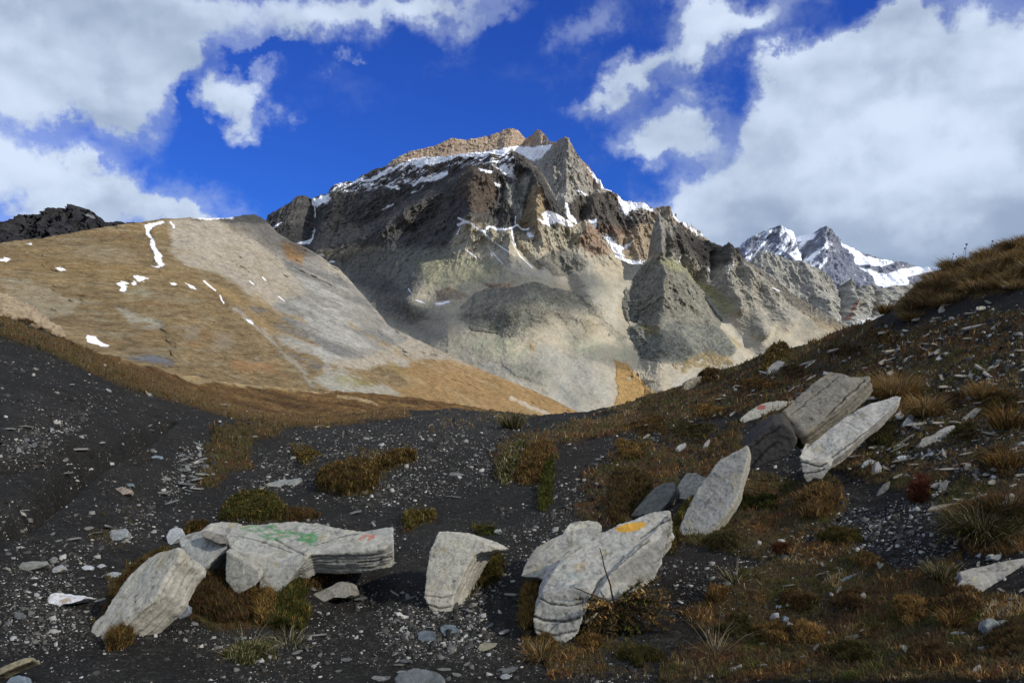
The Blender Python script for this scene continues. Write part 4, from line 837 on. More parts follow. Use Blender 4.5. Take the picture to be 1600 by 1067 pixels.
def paint_blaze(c, U, V, mid, fin, no):
    put(c, sst(sdist([(960,825),(975,819),(990,816),(1005,815),(1011,817),(1006,823),(997,828),(984,831),(966,831)], U+.6*fin, V+.6*fin), -.5, .5)*.97, (.56, .30, .045))
    put(c, sst(6-ldist([(890,898),(905,900)], U, V)+8*mid, -1, 4)*.4, (.14, .23, .22)); put(c, sst(3-ldist([(895,885),(915,880),(905,892)], U, V)+5*fin, -1, 2)*.5, (.30, .20, .08))
    rg = sst(sdist([(1032,842),(1050,806),(1036,868),(1020,905),(985,912),(955,905),(975,880)], U, V), -3, 3); put(c, rg*.5, (.13, .125, .11)); put(c, rg*sst(fin, 0, .3)*.5, (.3, .29, .26))
def paint_red(c, U, V, mid, fin, no):
    put(c, sst(3.4-ldist([(1186,637),(1193,636)], U, V*1.0), -.6, .6)*.85, (.33, .07, .06))
def moss_low(v0, colr=(.07, .06, .02)):
    return lambda c, U, V, mid, fin, no: put(c, sst(V+14*mid, v0-4, v0+6)*.7, colr)

def H(u, v, dy=0.0, dz=0.0):
    p = hit(u, v); y = p[1]+dy; return np.array([(u-800)/F*y, y, EYE+(533.5-v)/F*y+dz])
UPF = (-.05, -.55, .83)
# --- graffiti boulder group
yb = hit(450, 932)[1]
def at(u, v, y): return np.array([(u-800)/F*y, y, EYE+(533.5-v)/F*y])
build_rock('boulder', 'long pale boulder with faded green spray paint and an orange dab', 'boulder', [
    ([(352,838),(362,826),(377,821),(400,819),(425,816),(462,814),(495,817),(525,824),(555,831),(587,837),(601,842),(612,849),(600,856),(560,863),(520,866),(485,866),(470,876),(440,884),(405,884),(375,868),(357,852)], (-.02,-.50,.86), at(450,868,yb+.10), (.02,.10,-.16), .93),
    ([(356,850),(375,862),(405,872),(440,878),(474,866),(478,874),(470,886),(457,903),(445,918),(432,928),(418,927),(407,926),(404,903),(400,888),(372,872)], (-.12,-.86,.5), at(430,900,yb-.02), (.02,.42,.0), .9),
    ([(480,866),(520,862),(570,858),(612,850),(613,868),(612,885),(598,888),(580,885),(555,878),(520,874),(488,873)], (.12,-.93,.35), at(560,872,yb+.22), (-.03,.40,.03), .9)],
    .0062, paint=paint_graffiti, cracks=[([(357,862),(375,872),(392,882),(404,893)],1.6),([(495,852),(515,844),(540,838),(560,836)],.8),([(560,878),(585,876),(610,868)],1.3),([(430,842),(460,858),(480,868)],.7),([(372,838),(420,850),(455,862)],.6)], strata=.022, rough=.010, ns=(-.05,-.35,.93), seed=1)
build_rock('boulder', 'smooth blue grey block at the left end of the painted boulder', 'boulder', [
    ([(277,842),(285,836),(302,831),(318,828),(340,830),(352,838),(360,852),(350,864),(338,872),(325,885),(312,896),(296,890),(285,882),(282,860)], (-.15,-.66,.74), at(310,880,yb+.15), (.05,.32,-.12), .92)],
    .0075, tone=(.33,.345,.35), strata=.03, rough=.010, seed=2)
build_rock('stone', 'thin pale cap slab at the upper left corner of the painted boulder', 'stone', [
    ([(312,832),(325,822),(332,818),(350,816),(374,817),(383,821),(372,832),(356,840),(335,836)], (-.05,-.5,.86), at(345,840,yb+.38), (0,.05,-.07), .95)], .007, tone=(.37,.375,.37), seed=3)
build_rock('stone', 'dark weathered chip lying on the blue grey block', 'stone', [
    ([(312,831),(320,828),(334,831),(348,834),(356,840),(352,848),(343,850),(330,844),(316,838)], (-.1,-.6,.78), at(335,848,yb+.16), (.0,.05,-.035), .95)], .0055, tone=(.24,.24,.235), strata=.012, rough=.006, seed=4)
build_rock('stone', 'wedge of pale rock tucked under the painted boulder', 'stone', [
    ([(354,860),(364,866),(380,876),(395,885),(404,893),(406,905),(398,915),(388,921),(370,929),(361,920),(352,907),(352,880)], (-.25,-.80,.5), at(372,922,yb-.08), (.04,.22,.02), .9)], .006, tone=(.33,.335,.31), strata=.03, seed=5, paint=moss_low(925))
build_rock('stone', 'low dark streaked stone under the right end of the painted boulder', 'stone', [
    ([(473,940),(490,926),(512,918),(524,911),(535,908),(546,914),(550,930),(540,935),(520,934),(505,942),(490,942)], (-.05,-.72,.68), H(505,942), (.02,.20,-.06), .92)], .006, tone=(.27,.27,.26), strata=.02, seed=6)
build_rock('boulder', 'long leaning slab at the lower left with a blunt foot', 'boulder', [
    ([(278,857),(284,862),(282,872),(268,888),(258,905),(249,925),(238,938),(222,952),(200,972),(178,992),(163,1004),(152,1012),(143,1007),(138,992),(148,972),(163,960),(172,943),(180,930),(192,910),(205,896),(218,884),(232,872),(255,862)], (-.36,-.62,.70), H(165,1000), (.10,.15,-.13), .94)],
    .0065, tone=(.40,.40,.37), strata=.025, rough=.009, seed=7, warm=.15)
build_rock('boulder', 'upright pale wedge alone in the middle of the gravel', 'boulder', [
    ([(685,831),(700,830),(713,831),(735,839),(750,844),(766,850),(778,858),(765,862),(750,864),(742,868),(735,880),(726,895),(719,912),(710,930),(706,946),(704,960),(692,963),(680,961),(672,952),(668,942),(662,932),(664,910),(664,895),(668,878),(670,862),(678,846)], (-.10,-.80,.60), H(690,958), (.12,.30,-.06), .86)],
    .0065, tone=(.42,.42,.39), strata=.028, rough=.009, seed=8, warm=.05, cracks=[([(668,944),(685,949),(706,946)],1.0),([(664,930),(690,934),(712,928)],.5)])
# --- blaze boulder
yc = hit(870, 1004)[1]
build_rock('boulder', 'largest pale boulder marked with a yellow orange paint blaze', 'boulder', [
    ([(897,852),(915,838),(940,829),(965,820),(992,811),(1010,803),(1030,798),(1046,798),(1048,806),(1036,820),(1018,836),(996,856),(975,875),(958,892),(935,905),(920,930),(905,945),(880,950),(850,945),(842,938),(848,920),(856,902),(875,875)], (-.10,-.62,.76), at(870,945,yc+.10), (.06,.22,-.24), .95),
    ([(846,928),(880,920),(912,918),(925,930),(912,962),(905,990),(882,1005),(862,1003),(845,998),(835,987),(832,966),(838,948)], (-.18,-.90,.38), at(870,1000,yc), (.05,.55,.02), .92),
    ([(955,893),(978,872),(1000,852),(1022,832),(1046,804),(1044,830),(1038,862),(1030,890),(1022,908),(998,922),(965,935),(925,945)], (.32,-.80,.42), at(960,905,yc+.16), (-.08,.40,-.12), .95)],
    .0068, paint=paint_blaze, cracks=[([(833,962),(850,968),(880,971),(905,964)],1.8),([(842,934),(862,944),(885,946),(910,940)],.9),([(1002,842),(1018,828),(1034,816),(1046,812)],1.1),([(840,985),(865,992),(900,985)],1.2),([(955,893),(985,868),(1015,845)],.8)], tone=(.38,.39,.385), strata=.045, rough=.012, seed=9, ns=(-.10,-.45,.88))
build_rock('boulder', 'narrow curved slab leaning on the left of the blaze marked boulder', 'boulder', [
    ([(813,900),(820,882),(828,868),(838,856),(855,846),(875,836),(890,830),(920,822),(935,824),(940,830),(915,842),(900,852),(888,868),(876,880),(862,896),(852,906),(838,902),(826,902)], (-.22,-.62,.72), at(830,902,yc+.62), (.05,.25,-.12), .92),
    ], .0068, tone=(.36,.36,.345), strata=.02, rough=.010, seed=10)
build_rock('stone', 'knobbly white topped stone behind the blaze marked boulder', 'stone', [
    ([(882,828),(890,816),(905,813),(920,811),(934,814),(941,820),(938,828),(920,834),(905,840),(890,842),(880,836)], (-.1,-.7,.7), at(905,840,yc+.98), (.02,.2,-.08), .9)], .0075, tone=(.44,.45,.41), strata=.03, rough=.016, seed=11)
build_rock('boulder', 'tall thin grey slab standing on edge right of the blaze marked boulder', 'boulder', [
    ([(1168,693),(1170,705),(1168,722),(1162,742),(1155,770),(1145,790),(1128,812),(1112,832),(1097,846),(1075,858),(1053,868),(1050,860),(1058,842),(1062,824),(1068,806),(1075,790),(1086,770),(1096,752),(1109,737),(1118,724),(1128,716),(1150,704)], (-.42,-.66,.62), H(1062,862,.25), (.05,.07,-.055), .95)],
    .0068, tone=(.30,.305,.30), strata=.03, rough=.009, seed=12, warm=.1,
    paint=lambda c, U, V, mid, fin, no: (put(c, sst(12-ldist([(1168,705),(1165,745),(1148,790),(1120,825),(1090,850),(1060,866)], U, V)+9*mid, -2, 5)*.55, (.36,.33,.26)), put(c, sst(3-ldist([(1150,772),(1120,812),(1085,836),(1062,832)], U, V), -1, 1)*.3, (.42,.41,.37))))
build_rock('boulder', 'dark flat slab half buried behind the blaze marked boulder', 'boulder', [
    ([(979,814),(986,803),(996,790),(1010,772),(1022,760),(1036,754),(1054,752),(1056,765),(1044,785),(1030,800),(1010,806)], (-.35,-.62,.68), H(985,814,.1), (.08,.15,-.08), .95)], .0075, tone=(.15,.155,.15), strata=.02, seed=13)
build_rock('stone', 'ridged pale slab between the dark slab and the tall thin slab', 'stone', [
    ([(1072,738),(1088,738),(1103,746),(1098,760),(1084,774),(1072,786),(1056,800),(1040,803),(1028,799),(1046,776),(1054,768),(1062,752)], (-.30,-.66,.68), H(1040,805,.35), (.08,.14,-.10), .95)], .007, tone=(.31,.31,.29), strata=.022, rough=.014, seed=14)
build_rock('boulder', 'biggest slab on the slope with a split lower end darkened as shade', 'boulder', [
    ([(1297,580),(1319,585),(1330,590),(1345,589),(1360,586),(1352,600),(1337,614),(1320,628),(1306,640),(1287,656),(1266,672),(1250,684),(1238,676),(1226,668),(1222,655),(1200,668),(1180,690),(1168,694),(1180,678),(1200,660),(1225,640),(1250,617),(1270,598)], (-.30,-.62,.72), at(1240,676,6.6), (.06,.08,-.13), .97),
    ([(1210,664),(1226,662),(1238,674),(1247,690),(1238,704),(1219,718),(1200,722),(1176,734),(1158,728),(1160,706),(1172,690),(1190,676)], (-.42,-.82,.38), at(1200,715,6.25), (.10,.35,.06), .92)],
    .0085, tone=(.235,.225,.20), strata=.035, rough=.013, seed=15, warm=.15, cracks=[([(1290,652),(1310,632),(1335,608),(1350,594)],1.2),([(1240,645),(1280,612),(1310,590)],.6),([(1170,700),(1195,680),(1218,668)],1.0)],
    paint=lambda c, U, V, mid, fin, no: (put(c, sst(sdist([(1200,645),(1222,640),(1262,684),(1250,715),(1176,746),(1135,735),(1140,690),(1180,655)], U+6*mid, V+6*mid), -4, 4)*1.0, (.06,.052,.042)), put(c, sst(2.2-ldist([(1175,728),(1200,700),(1215,690)], U, V)+2*fin, -.5, 1), (.02,.018,.015))))  # dark patch paints the shade of the hollow onto the lower block
build_rock('boulder', 'bright elongated slab jutting from the slope with a frayed layered end', 'boulder', [
    ([(1248,713),(1262,696),(1278,684),(1294,671),(1310,660),(1325,649),(1342,639),(1359,630),(1381,624),(1400,617),(1409,620),(1404,632),(1394,642),(1378,656),(1360,670),(1344,684),(1330,697),(1315,710),(1296,722),(1282,732),(1266,728),(1254,722)], (-.30,-.60,.74), at(1262,724,6.1), (.03,.08,-.07), .96),
    ([(1249,714),(1270,722),(1292,722),(1300,728),(1290,742),(1283,750),(1272,748),(1262,755),(1256,748),(1253,734)], (-.3,-.9,.3), at(1265,745,6.0), (.12,.25,.10), .9)],
    .007, tone=(.43,.43,.42), strata=.018, rough=.010, seed=16, cracks=[([(1300,716),(1330,694),(1362,668),(1392,642)],.8),([(1252,722),(1280,728),(1292,722)],1.0),([(1256,740),(1275,738),(1288,732)],1.0)])
build_rock('stone', 'flat pale slab with a small red paint mark', 'stone', [
    ([(1154,656),(1166,646),(1181,636),(1196,630),(1212,626),(1231,626),(1229,636),(1216,643),(1200,649),(1184,654),(1169,658),(1160,662)], (-.22,-.72,.66), H(1160,662,.0,.03), (.04,.12,-.05), .95)], .0085, tone=(.40,.40,.37), strata=.02, rough=.010, seed=17, paint=paint_red)
build_rock('boulder', 'broad grey slab at the right edge beside the rusty heath', 'boulder', [
    ([(1491,932),(1495,915),(1501,905),(1497,893),(1520,885),(1550,878),(1587,872),(1625,866),(1660,868),(1650,905),(1612,914),(1590,918),(1565,925),(1545,932),(1528,939),(1508,938)], (-.15,-.68,.72), H(1500,936,0,.03), (.03,.12,-.08), .95)], .006, tone=(.34,.34,.33), strata=.018, rough=.009, seed=18)
build_rock('stone', 'white quartz stone with a rusty stain at the lower left', 'stone', [
    ([(72,935),(78,927),(84,925),(92,928),(102,928),(120,931),(135,934),(124,939),(110,943),(98,944),(88,949),(75,950)], (-.1,-.75,.65), H(90,949), (.02,.12,-.04), .9)], .005, tone=(.66,.64,.62), dark=(.4,.38,.35), strata=.03, seed=19,
    paint=lambda c, U, V, mid, fin, no: put(c, sst(3.5-ldist([(95,938),(108,937)], U, V)+5*fin, -1, 2)*.7, (.30,.20,.10)))
build_rock('boulder', 'sunlit cream outcrop at the left edge above the shale bank', 'outcrop', [
    ([(-60,470),(-20,452),(0,455),(10,462),(14,472),(26,478),(36,486),(40,496),(20,505),(-20,510),(-60,520)], (.2,-.85,.45), at(20,500,24.0), (0,2.2,-.6), .9)], .055, tone=(.40,.33,.24), dark=(.2,.16,.11), strata=.3, rough=.12, seed=20)
build_rock('stone', 'jagged cream rock on the skyline of the right slope', 'stone', [
    ([(1066,606),(1070,596),(1082,590),(1095,588),(1104,594),(1100,602),(1088,606),(1078,612),(1066,618)], (-.2,-.8,.5), H(1075,612), (.1,.5,-.1), .9)], .022, tone=(.34,.31,.24), strata=.08, rough=.03, seed=21)
# smaller named stones: outline, label, thickness, tone
S_ = [
 ([(28,886),(34,879),(50,877),(74,877),(75,881),(60,887),(40,892),(30,892)], 'grey slab above the quartz stone at the left edge', (.24,.25,.25)),
 ([(79,893),(84,886),(96,882),(100,888),(92,893),(84,895)], 'small rounded stone just above the quartz stone', (.33,.33,.32)),
 ([(169,838),(174,830),(182,827),(196,825),(201,830),(198,838),(188,843),(178,845)], 'rounded pale stone in grass left of the painted boulder group', (.27,.28,.27)),
 ([(262,846),(260,838),(265,828),(274,823),(284,826),(286,834),(280,840),(272,846),(266,852)], 'small white knob beside the blue grey block', (.40,.41,.40)),
 ([(-20,1052),(0,1043),(20,1034),(40,1027),(53,1026),(54,1031),(36,1037),(16,1045),(0,1053),(-20,1060)], 'stick like ochre stone at the lower left edge', (.28,.26,.19)),
 ([(10,1066),(16,1058),(28,1055),(38,1058),(40,1068),(30,1080),(12,1080)], 'blue grey stone cut by the bottom edge at the far left', (.16,.19,.21)),
 ([(176,768),(180,763),(190,760),(200,763),(207,766),(204,771),(190,773),(178,772)], 'pinkish broken stone sitting on the open shale', (.36,.30,.27)),
 ([(188,758),(190,755),(207,755),(208,759),(200,761),(190,761)], 'dark flat cap behind the pinkish broken stone', (.16,.19,.19)),
 ([(413,758),(428,751),(444,748),(470,746),(473,750),(462,757),(440,760),(420,760)], 'flat grey slab left of the rusty heath mound', (.27,.29,.30)),
 ([(615,1060),(622,1052),(640,1047),(662,1047),(682,1050),(692,1058),(694,1075),(680,1095),(630,1095)], 'blue grey rounded rock cut by the bottom edge', (.13,.15,.17)),
 ([(652,998),(654,987),(664,984),(680,986),(682,1000),(672,1003),(660,1002)], 'square blue slate below the upright pale wedge', (.12,.14,.155)),
 ([(688,980),(694,976),(708,976),(719,985),(714,991),(698,991),(690,988)], 'oval blue slate right of the square one', (.13,.155,.17)),
 ([(745,1014),(750,1006),(764,1003),(778,1004),(774,1010),(762,1016),(750,1017)], 'yellowish broken stone in the lower middle', (.24,.22,.15)),
 ([(619,958),(624,955),(630,960),(642,962),(643,966),(632,967),(622,964)], 'tiny cream white stone left of the pale wedge foot', (.6,.55,.47)),
 ([(780,1058),(784,1053),(792,1051),(799,1055),(796,1060),(786,1062)], 'small pale stone at the bottom edge near the middle', (.30,.31,.31)),
 ([(771,831),(774,827),(782,826),(785,831),(782,835),(774,834)], 'pale pebble beside the green moss above the wedge', (.33,.33,.31)),
 ([(862,828),(866,823),(873,823),(872,829),(866,831)], 'small light cobble left of the knobbly stone', (.36,.35,.31)),
 ([(271,950),(278,943),(294,944),(296,955),(290,962),(280,968),(274,962)], 'bluish block below the leaning slab and the rusty moss', (.21,.22,.25)),
 ([(700,742),(704,738),(716,738),(727,741),(720,744),(706,744)], 'thin flat grey slate in the middle of the path', (.17,.18,.19)),
 ([(1199,586),(1200,575),(1207,568),(1216,563),(1226,566),(1224,578),(1216,584),(1208,588)], 'upright blue grey stone on the skyline slope', (.25,.26,.28)),
 ([(1205,563),(1216,557),(1234,555),(1248,554),(1246,558),(1230,561),(1212,566)], 'thin white slab above the upright blue grey stone', (.45,.45,.43)),
 ([(1409,566),(1414,560),(1424,555),(1434,556),(1432,563),(1426,570),(1412,571)], 'squat block below the crest of the right slope', (.34,.35,.34)),
 ([(1461,562),(1466,555),(1476,550),(1490,551),(1496,558),(1490,564),(1474,565)], 'white topped stone right of the squat block', (.42,.44,.44)),
 ([(1484,508),(1496,506),(1510,502),(1530,500),(1556,500),(1550,506),(1528,508),(1500,511)], 'long thin pale slab high on the right slope', (.40,.40,.38)),
 ([(1548,512),(1560,504),(1576,498),(1600,492),(1612,492),(1604,500),(1580,507),(1560,516)], 'slanting pale slab at the right edge high on the slope', (.40,.40,.39)),
 ([(1537,579),(1548,572),(1562,566),(1580,562),(1592,564),(1584,571),(1566,576),(1550,580)], 'flat light slab at the right beneath the golden crest', (.40,.39,.37)),
 ([(1449,549),(1454,543),(1464,539),(1470,542),(1464,547),(1454,551)], 'small slanted stone between block and white topped stone', (.36,.34,.30)),
 ([(1434,698),(1436,690),(1446,684),(1460,677),(1476,668),(1492,664),(1492,672),(1484,685),(1478,696),(1460,700),(1450,700),(1444,705)], 'large angular slab right of the bright jutting slab', (.30,.31,.31)),
 ([(1346,729),(1350,722),(1360,717),(1369,719),(1370,726),(1362,732),(1352,736)], 'rounded grey stone in the middle of the right slope', (.33,.34,.34)),
 ([(1367,722),(1373,720),(1378,730),(1377,743),(1368,742),(1367,733)], 'narrow pinkish stone touching the rounded grey one', (.33,.31,.30)),
 ([(1368,776),(1374,766),(1380,756),(1392,750),(1390,762),(1382,772),(1374,776)], 'brown grey leaning stone below the rounded grey stone', (.15,.145,.13)),
 ([(1452,761),(1460,755),(1474,752),(1492,750),(1494,754),(1480,759),(1462,763)], 'upper of two thin slabs beside the red heath', (.38,.38,.36)),
 ([(1449,775),(1460,769),(1474,765),(1488,765),(1490,769),(1472,772),(1454,778)], 'lower of two thin slabs beside the red heath', (.40,.40,.38)),
 ([(1483,744),(1492,738),(1506,733),(1520,728),(1520,732),(1508,739),(1494,744)], 'slanting thin slab above the pair of thin slabs', (.36,.36,.35)),
 ([(1401,714),(1408,711),(1418,712),(1414,720),(1408,722)], 'small triangular white stone', (.44,.45,.44)),
 ([(1300,649),(1308,644),(1320,641),(1332,643),(1326,649),(1314,654),(1304,654)], 'blocky pale stone against the biggest slab', (.40,.39,.36)),
 ([(1323,633),(1334,628),(1350,629),(1357,632),(1344,636),(1328,638)], 'flat white flake above the bright jutting slab', (.42,.43,.43)),
 ([(1438,717),(1446,710),(1456,705),(1461,708),(1454,714),(1444,718)], 'white sliver under the large angular slab', (.42,.42,.40)),
 ([(1558,712),(1570,704),(1590,697),(1612,695),(1612,710),(1590,712),(1570,714)], 'brownish slab at the right edge above the tall sedge', (.28,.25,.20)),
 ([(1411,672),(1411,660),(1418,652),(1428,658),(1432,662),(1424,668),(1416,673)], 'forked pale stone right of the bright jutting slab tip', (.32,.33,.33)),
 ([(1310,908),(1318,902),(1332,896),(1350,891),(1370,889),(1388,891),(1380,898),(1362,904),(1340,910),(1322,912)], 'lens shaped blue slate on the lower right slope', (.20,.23,.25)),
 ([(1456,1015),(1462,1005),(1474,1001),(1492,1003),(1492,1010),(1484,1018),(1466,1018)], 'flat pale stone at the lower right among rusty moss', (.27,.29,.29)),
 ([(1539,978),(1542,966),(1552,966),(1566,978),(1566,996),(1558,1000),(1548,992)], 'upright ribbed stone at the lower right edge', (.22,.23,.21)),
 ([(1560,974),(1566,968),(1580,968),(1582,980),(1574,986),(1564,982)], 'bluish stone beside the upright ribbed stone', (.25,.28,.30)),
 ([(1558,1012),(1562,1002),(1576,996),(1600,1000),(1610,1006),(1600,1010),(1576,1012),(1566,1018)], 'low white stone beneath the ribbed stone', (.36,.38,.39)),
 ([(1211,952),(1214,945),(1224,944),(1232,946),(1230,953),(1218,955)], 'white ring marked stone among the rusty cushions', (.42,.44,.44)),
 ([(1205,966),(1209,958),(1217,957),(1218,970),(1213,976),(1208,974)], 'pale triangular stone under the white one', (.30,.31,.31)),
 ([(1223,970),(1226,961),(1234,964),(1233,973),(1227,976)], 'bluish pebble next to the pale triangular stone', (.22,.25,.28)),
 ([(1526,868),(1532,862),(1542,861),(1548,865),(1542,871),(1532,873)], 'triangular white chip above the broad grey slab', (.42,.44,.44)),
 ([(1546,872),(1558,866),(1574,863),(1588,864),(1580,871),(1560,876)], 'thin striped slab leaning on the broad grey slab', (.27,.27,.25)),
 ([(1056,700),(1060,695),(1070,691),(1073,694),(1068,700),(1062,706),(1058,712)], 'small white stone above the tall thin slab', (.38,.38,.36)),
 ([(1097,702),(1101,692),(1108,685),(1110,688),(1106,698),(1100,704)], 'pinkish upright flake above the tall thin slab', (.36,.31,.29)),
 ([(1232,612),(1240,604),(1250,600),(1254,604),(1244,611),(1236,615)], 'small grey slab above the biggest slab', (.29,.30,.30)),
 ([(1136,632),(1150,627),(1166,622),(1172,624),(1158,630),(1142,635)], 'thin light flake on the upper slope', (.33,.33,.31)),
 ([(283,692),(300,690),(316,694),(316,700),(298,700),(284,698)], 'bluish flat stone in the rubble runnel', (.19,.22,.24)),
 ([(236,714),(244,711),(254,713),(252,717),(240,717)], 'bluish flat stone out on the open shale', (.20,.24,.26)),
 ([(180,692),(186,690),(193,692),(190,695),(182,695)], 'small white stone high on the open shale bank', (.36,.37,.36)),
 ([(222,615),(228,612),(236,615),(232,619),(224,619)], 'pale stone at the turf edge of the shale bank', (.34,.34,.31)),
 ([(163,609),(167,607),(173,609),(171,612),(164,612)], 'light stone left of the one at the turf edge', (.36,.36,.34)),
 ([(62,612),(74,610),(92,612),(90,615),(66,615)], 'flat light shard upper left on the shale bank', (.24,.25,.25)),
 ([(489,667),(500,664),(516,665),(514,668),(494,669)], 'pale flat stone on the lip of the pass', (.30,.28,.23)),
 ([(152,905),(160,898),(176,893),(190,895),(184,900),(166,906)], 'pale flake left of the long leaning slab', (.33,.34,.33)),
 ([(126,886),(134,882),(144,884),(142,890),(130,891)], 'white chip up the path from the quartz stone', (.45,.46,.45)),
 ([(150,620+265),(158,880),(164,884),(156,888)], 'smaller white chip beside the other up the path', (.45,.46,.45)),
]
for k, (ol, lab, tone) in enumerate(S_):
    P = np.array(ol, float); vb_ = P[:, 1].max(); uc = P[P[:, 1].argmax(), 0]
    wpx = np.ptp(P[:, 0]); a = H(uc, vb_, 0, .012); sc = a[1]/F; w = wpx*sc; hh = np.ptp(P[:, 1])*sc
    th = max(.012, min(.35*hh+.12*w, .10)); tilt = np.clip(hh/max(w, 1e-6), .15, 1.2)
    n = (-.12, -.45-.35*tilt, .95-.35*tilt)
    build_rock('stone', lab, 'stone', [(ol, n, a, (.0, .6*th+.03, -.8*th), .94)], max(.0035, w/34), tone=tone, dark=tuple(np.array(tone)*.5), strata=max(.006, th*.3), rough=max(.003, w*.035), smooth=2, seed=30+k)
# ------------------------------------------------------------------ plants, gravel and loose shards
rng = np.random.RandomState(11)
VACC = np.minimum.accumulate(VV+.0*UU, axis=0)
VACC = 533.5-(ZZ-EYE)/YY*F; VACC = np.minimum.accumulate(VACC, axis=0)
def hits(u, v):
    """many pixels at once onto the built ground: x, y, z, turf cover"""
    i = np.clip(np.round((u-gu[0])/(gu[1]-gu[0])).astype(int), 0, NU-1)
    lo = np.zeros(len(u), int); hi = np.full(len(u), NY-1)
    for _ in range(12):
        mid = (lo+hi)//2; c = VACC[mid, i] > v; lo = np.where(c, mid, lo); hi = np.where(c, hi, mid)
    ok = (VACC[-1, i] < v)
    y = gy[hi]*(1+.5*(gy[1]/gy[0]-1)*(rng.rand(len(u))-.5)); x = (u-800)/F*y
    return x, y, gz(x, y), _turf_f[hi, i], ok
PAL = {'gold': [(.27,.155,.045),(.21,.115,.032),(.33,.215,.085)], 'straw': [(.30,.25,.14),(.22,.18,.10),(.36,.31,.20)], 'rust': [(.098,.053,.020),(.135,.075,.027),(.066,.040,.018)],
       'olive': [(.058,.052,.016),(.085,.070,.020),(.040,.038,.014)], 'green': [(.040,.058,.014),(.065,.080,.018),(.030,.040,.012)], 'brown': [(.060,.044,.025),(.085,.062,.034),(.038,.029,.018)],
       'red': [(.085,.022,.016),(.11,.035,.02),(.05,.018,.014)], 'bright': [(.10,.12,.025),(.14,.13,.03),(.07,.08,.02)]}
def pick(kinds, n):
    ks = list(kinds.items()); w = np.array([k[1] for k in ks], float); w /= w.sum()
    a = rng.choice(len(ks), n, p=w); pal = np.array([PAL[k[0]] for k in ks]); c = pal[a, rng.randint(0, 3, n)]
    return c*(.75+.5*rng.rand(n, 1))
def blade_geo(B, L, Wd, lean, az, droop, col):
    n = len(B); d = np.stack([np.cos(az), np.sin(az), np.zeros(n)], -1); s = np.stack([-np.sin(az), np.cos(az), np.zeros(n)], -1)
    a2 = az+rng.normal(0, 1.2, n); s = np.stack([-np.sin(a2), np.cos(a2), np.zeros(n)], -1)
    up = np.array([0, 0, 1.])
    m = B+(up*np.cos(lean)[:, None]+d*np.sin(lean)[:, None])*(L*.55)[:, None]
    l2 = lean+droop
    t = m+(up*np.cos(l2)[:, None]+d*np.sin(l2)[:, None])*(L*.45)[:, None]
    w = (s*Wd[:, None])*.5
    V_ = np.stack([B-w, B+w, m+w*.75, m-w*.75, t], 1).reshape(-1, 3)
    i = np.arange(n)[:, None]*5
    c5 = np.repeat(col[:, None], 5, 1).copy()
    return V_, [i+np.array([[0, 1, 2, 3]]), i+np.array([[3, 2, 4]])], c5.reshape(-1, 3)
m, N = new_mat('dry_grass')
t = N.n('ShaderNodeVertexColor', layer_name='tint').outputs[0]; rn = N.n('ShaderNodeObjectInfo').outputs['Random']
k = N.m('ADD', .8, N.m('MULTIPLY', N.noise(N.n('ShaderNodeTexCoord').outputs['Object'], 25, 3), .5))
c1 = N.mix(1.0, t, N.n('ShaderNodeCombineColor', i={0: k, 1: k, 2: k}).outputs[0], 'MULTIPLY')
d_ = N.n('ShaderNodeBsdfDiffuse', i={0: c1}); tr = N.n('ShaderNodeBsdfTranslucent', i={0: c1}); mx = N.n('ShaderNodeMixShader', i={0: .25, 1: d_.outputs[0], 2: tr.outputs[0]})
N.n('ShaderNodeOutputMaterial', i={0: mx.outputs[0]}); M_grass = m
m, N = new_mat('loose_chips')
t = N.n('ShaderNodeVertexColor', layer_name='tint').outputs[0]; fn = N.noise(N.n('ShaderNodeTexCoord').outputs['Object'], 140, 4, .7)
k = N.m('ADD', .55, N.m('MULTIPLY', fn, .9)); finish(N, N.mix(1.0, t, N.n('ShaderNodeCombineColor', i={0: k, 1: k, 2: k}).outputs[0], 'MULTIPLY'), .8, fn, .004, .5, .05); M_chip = m

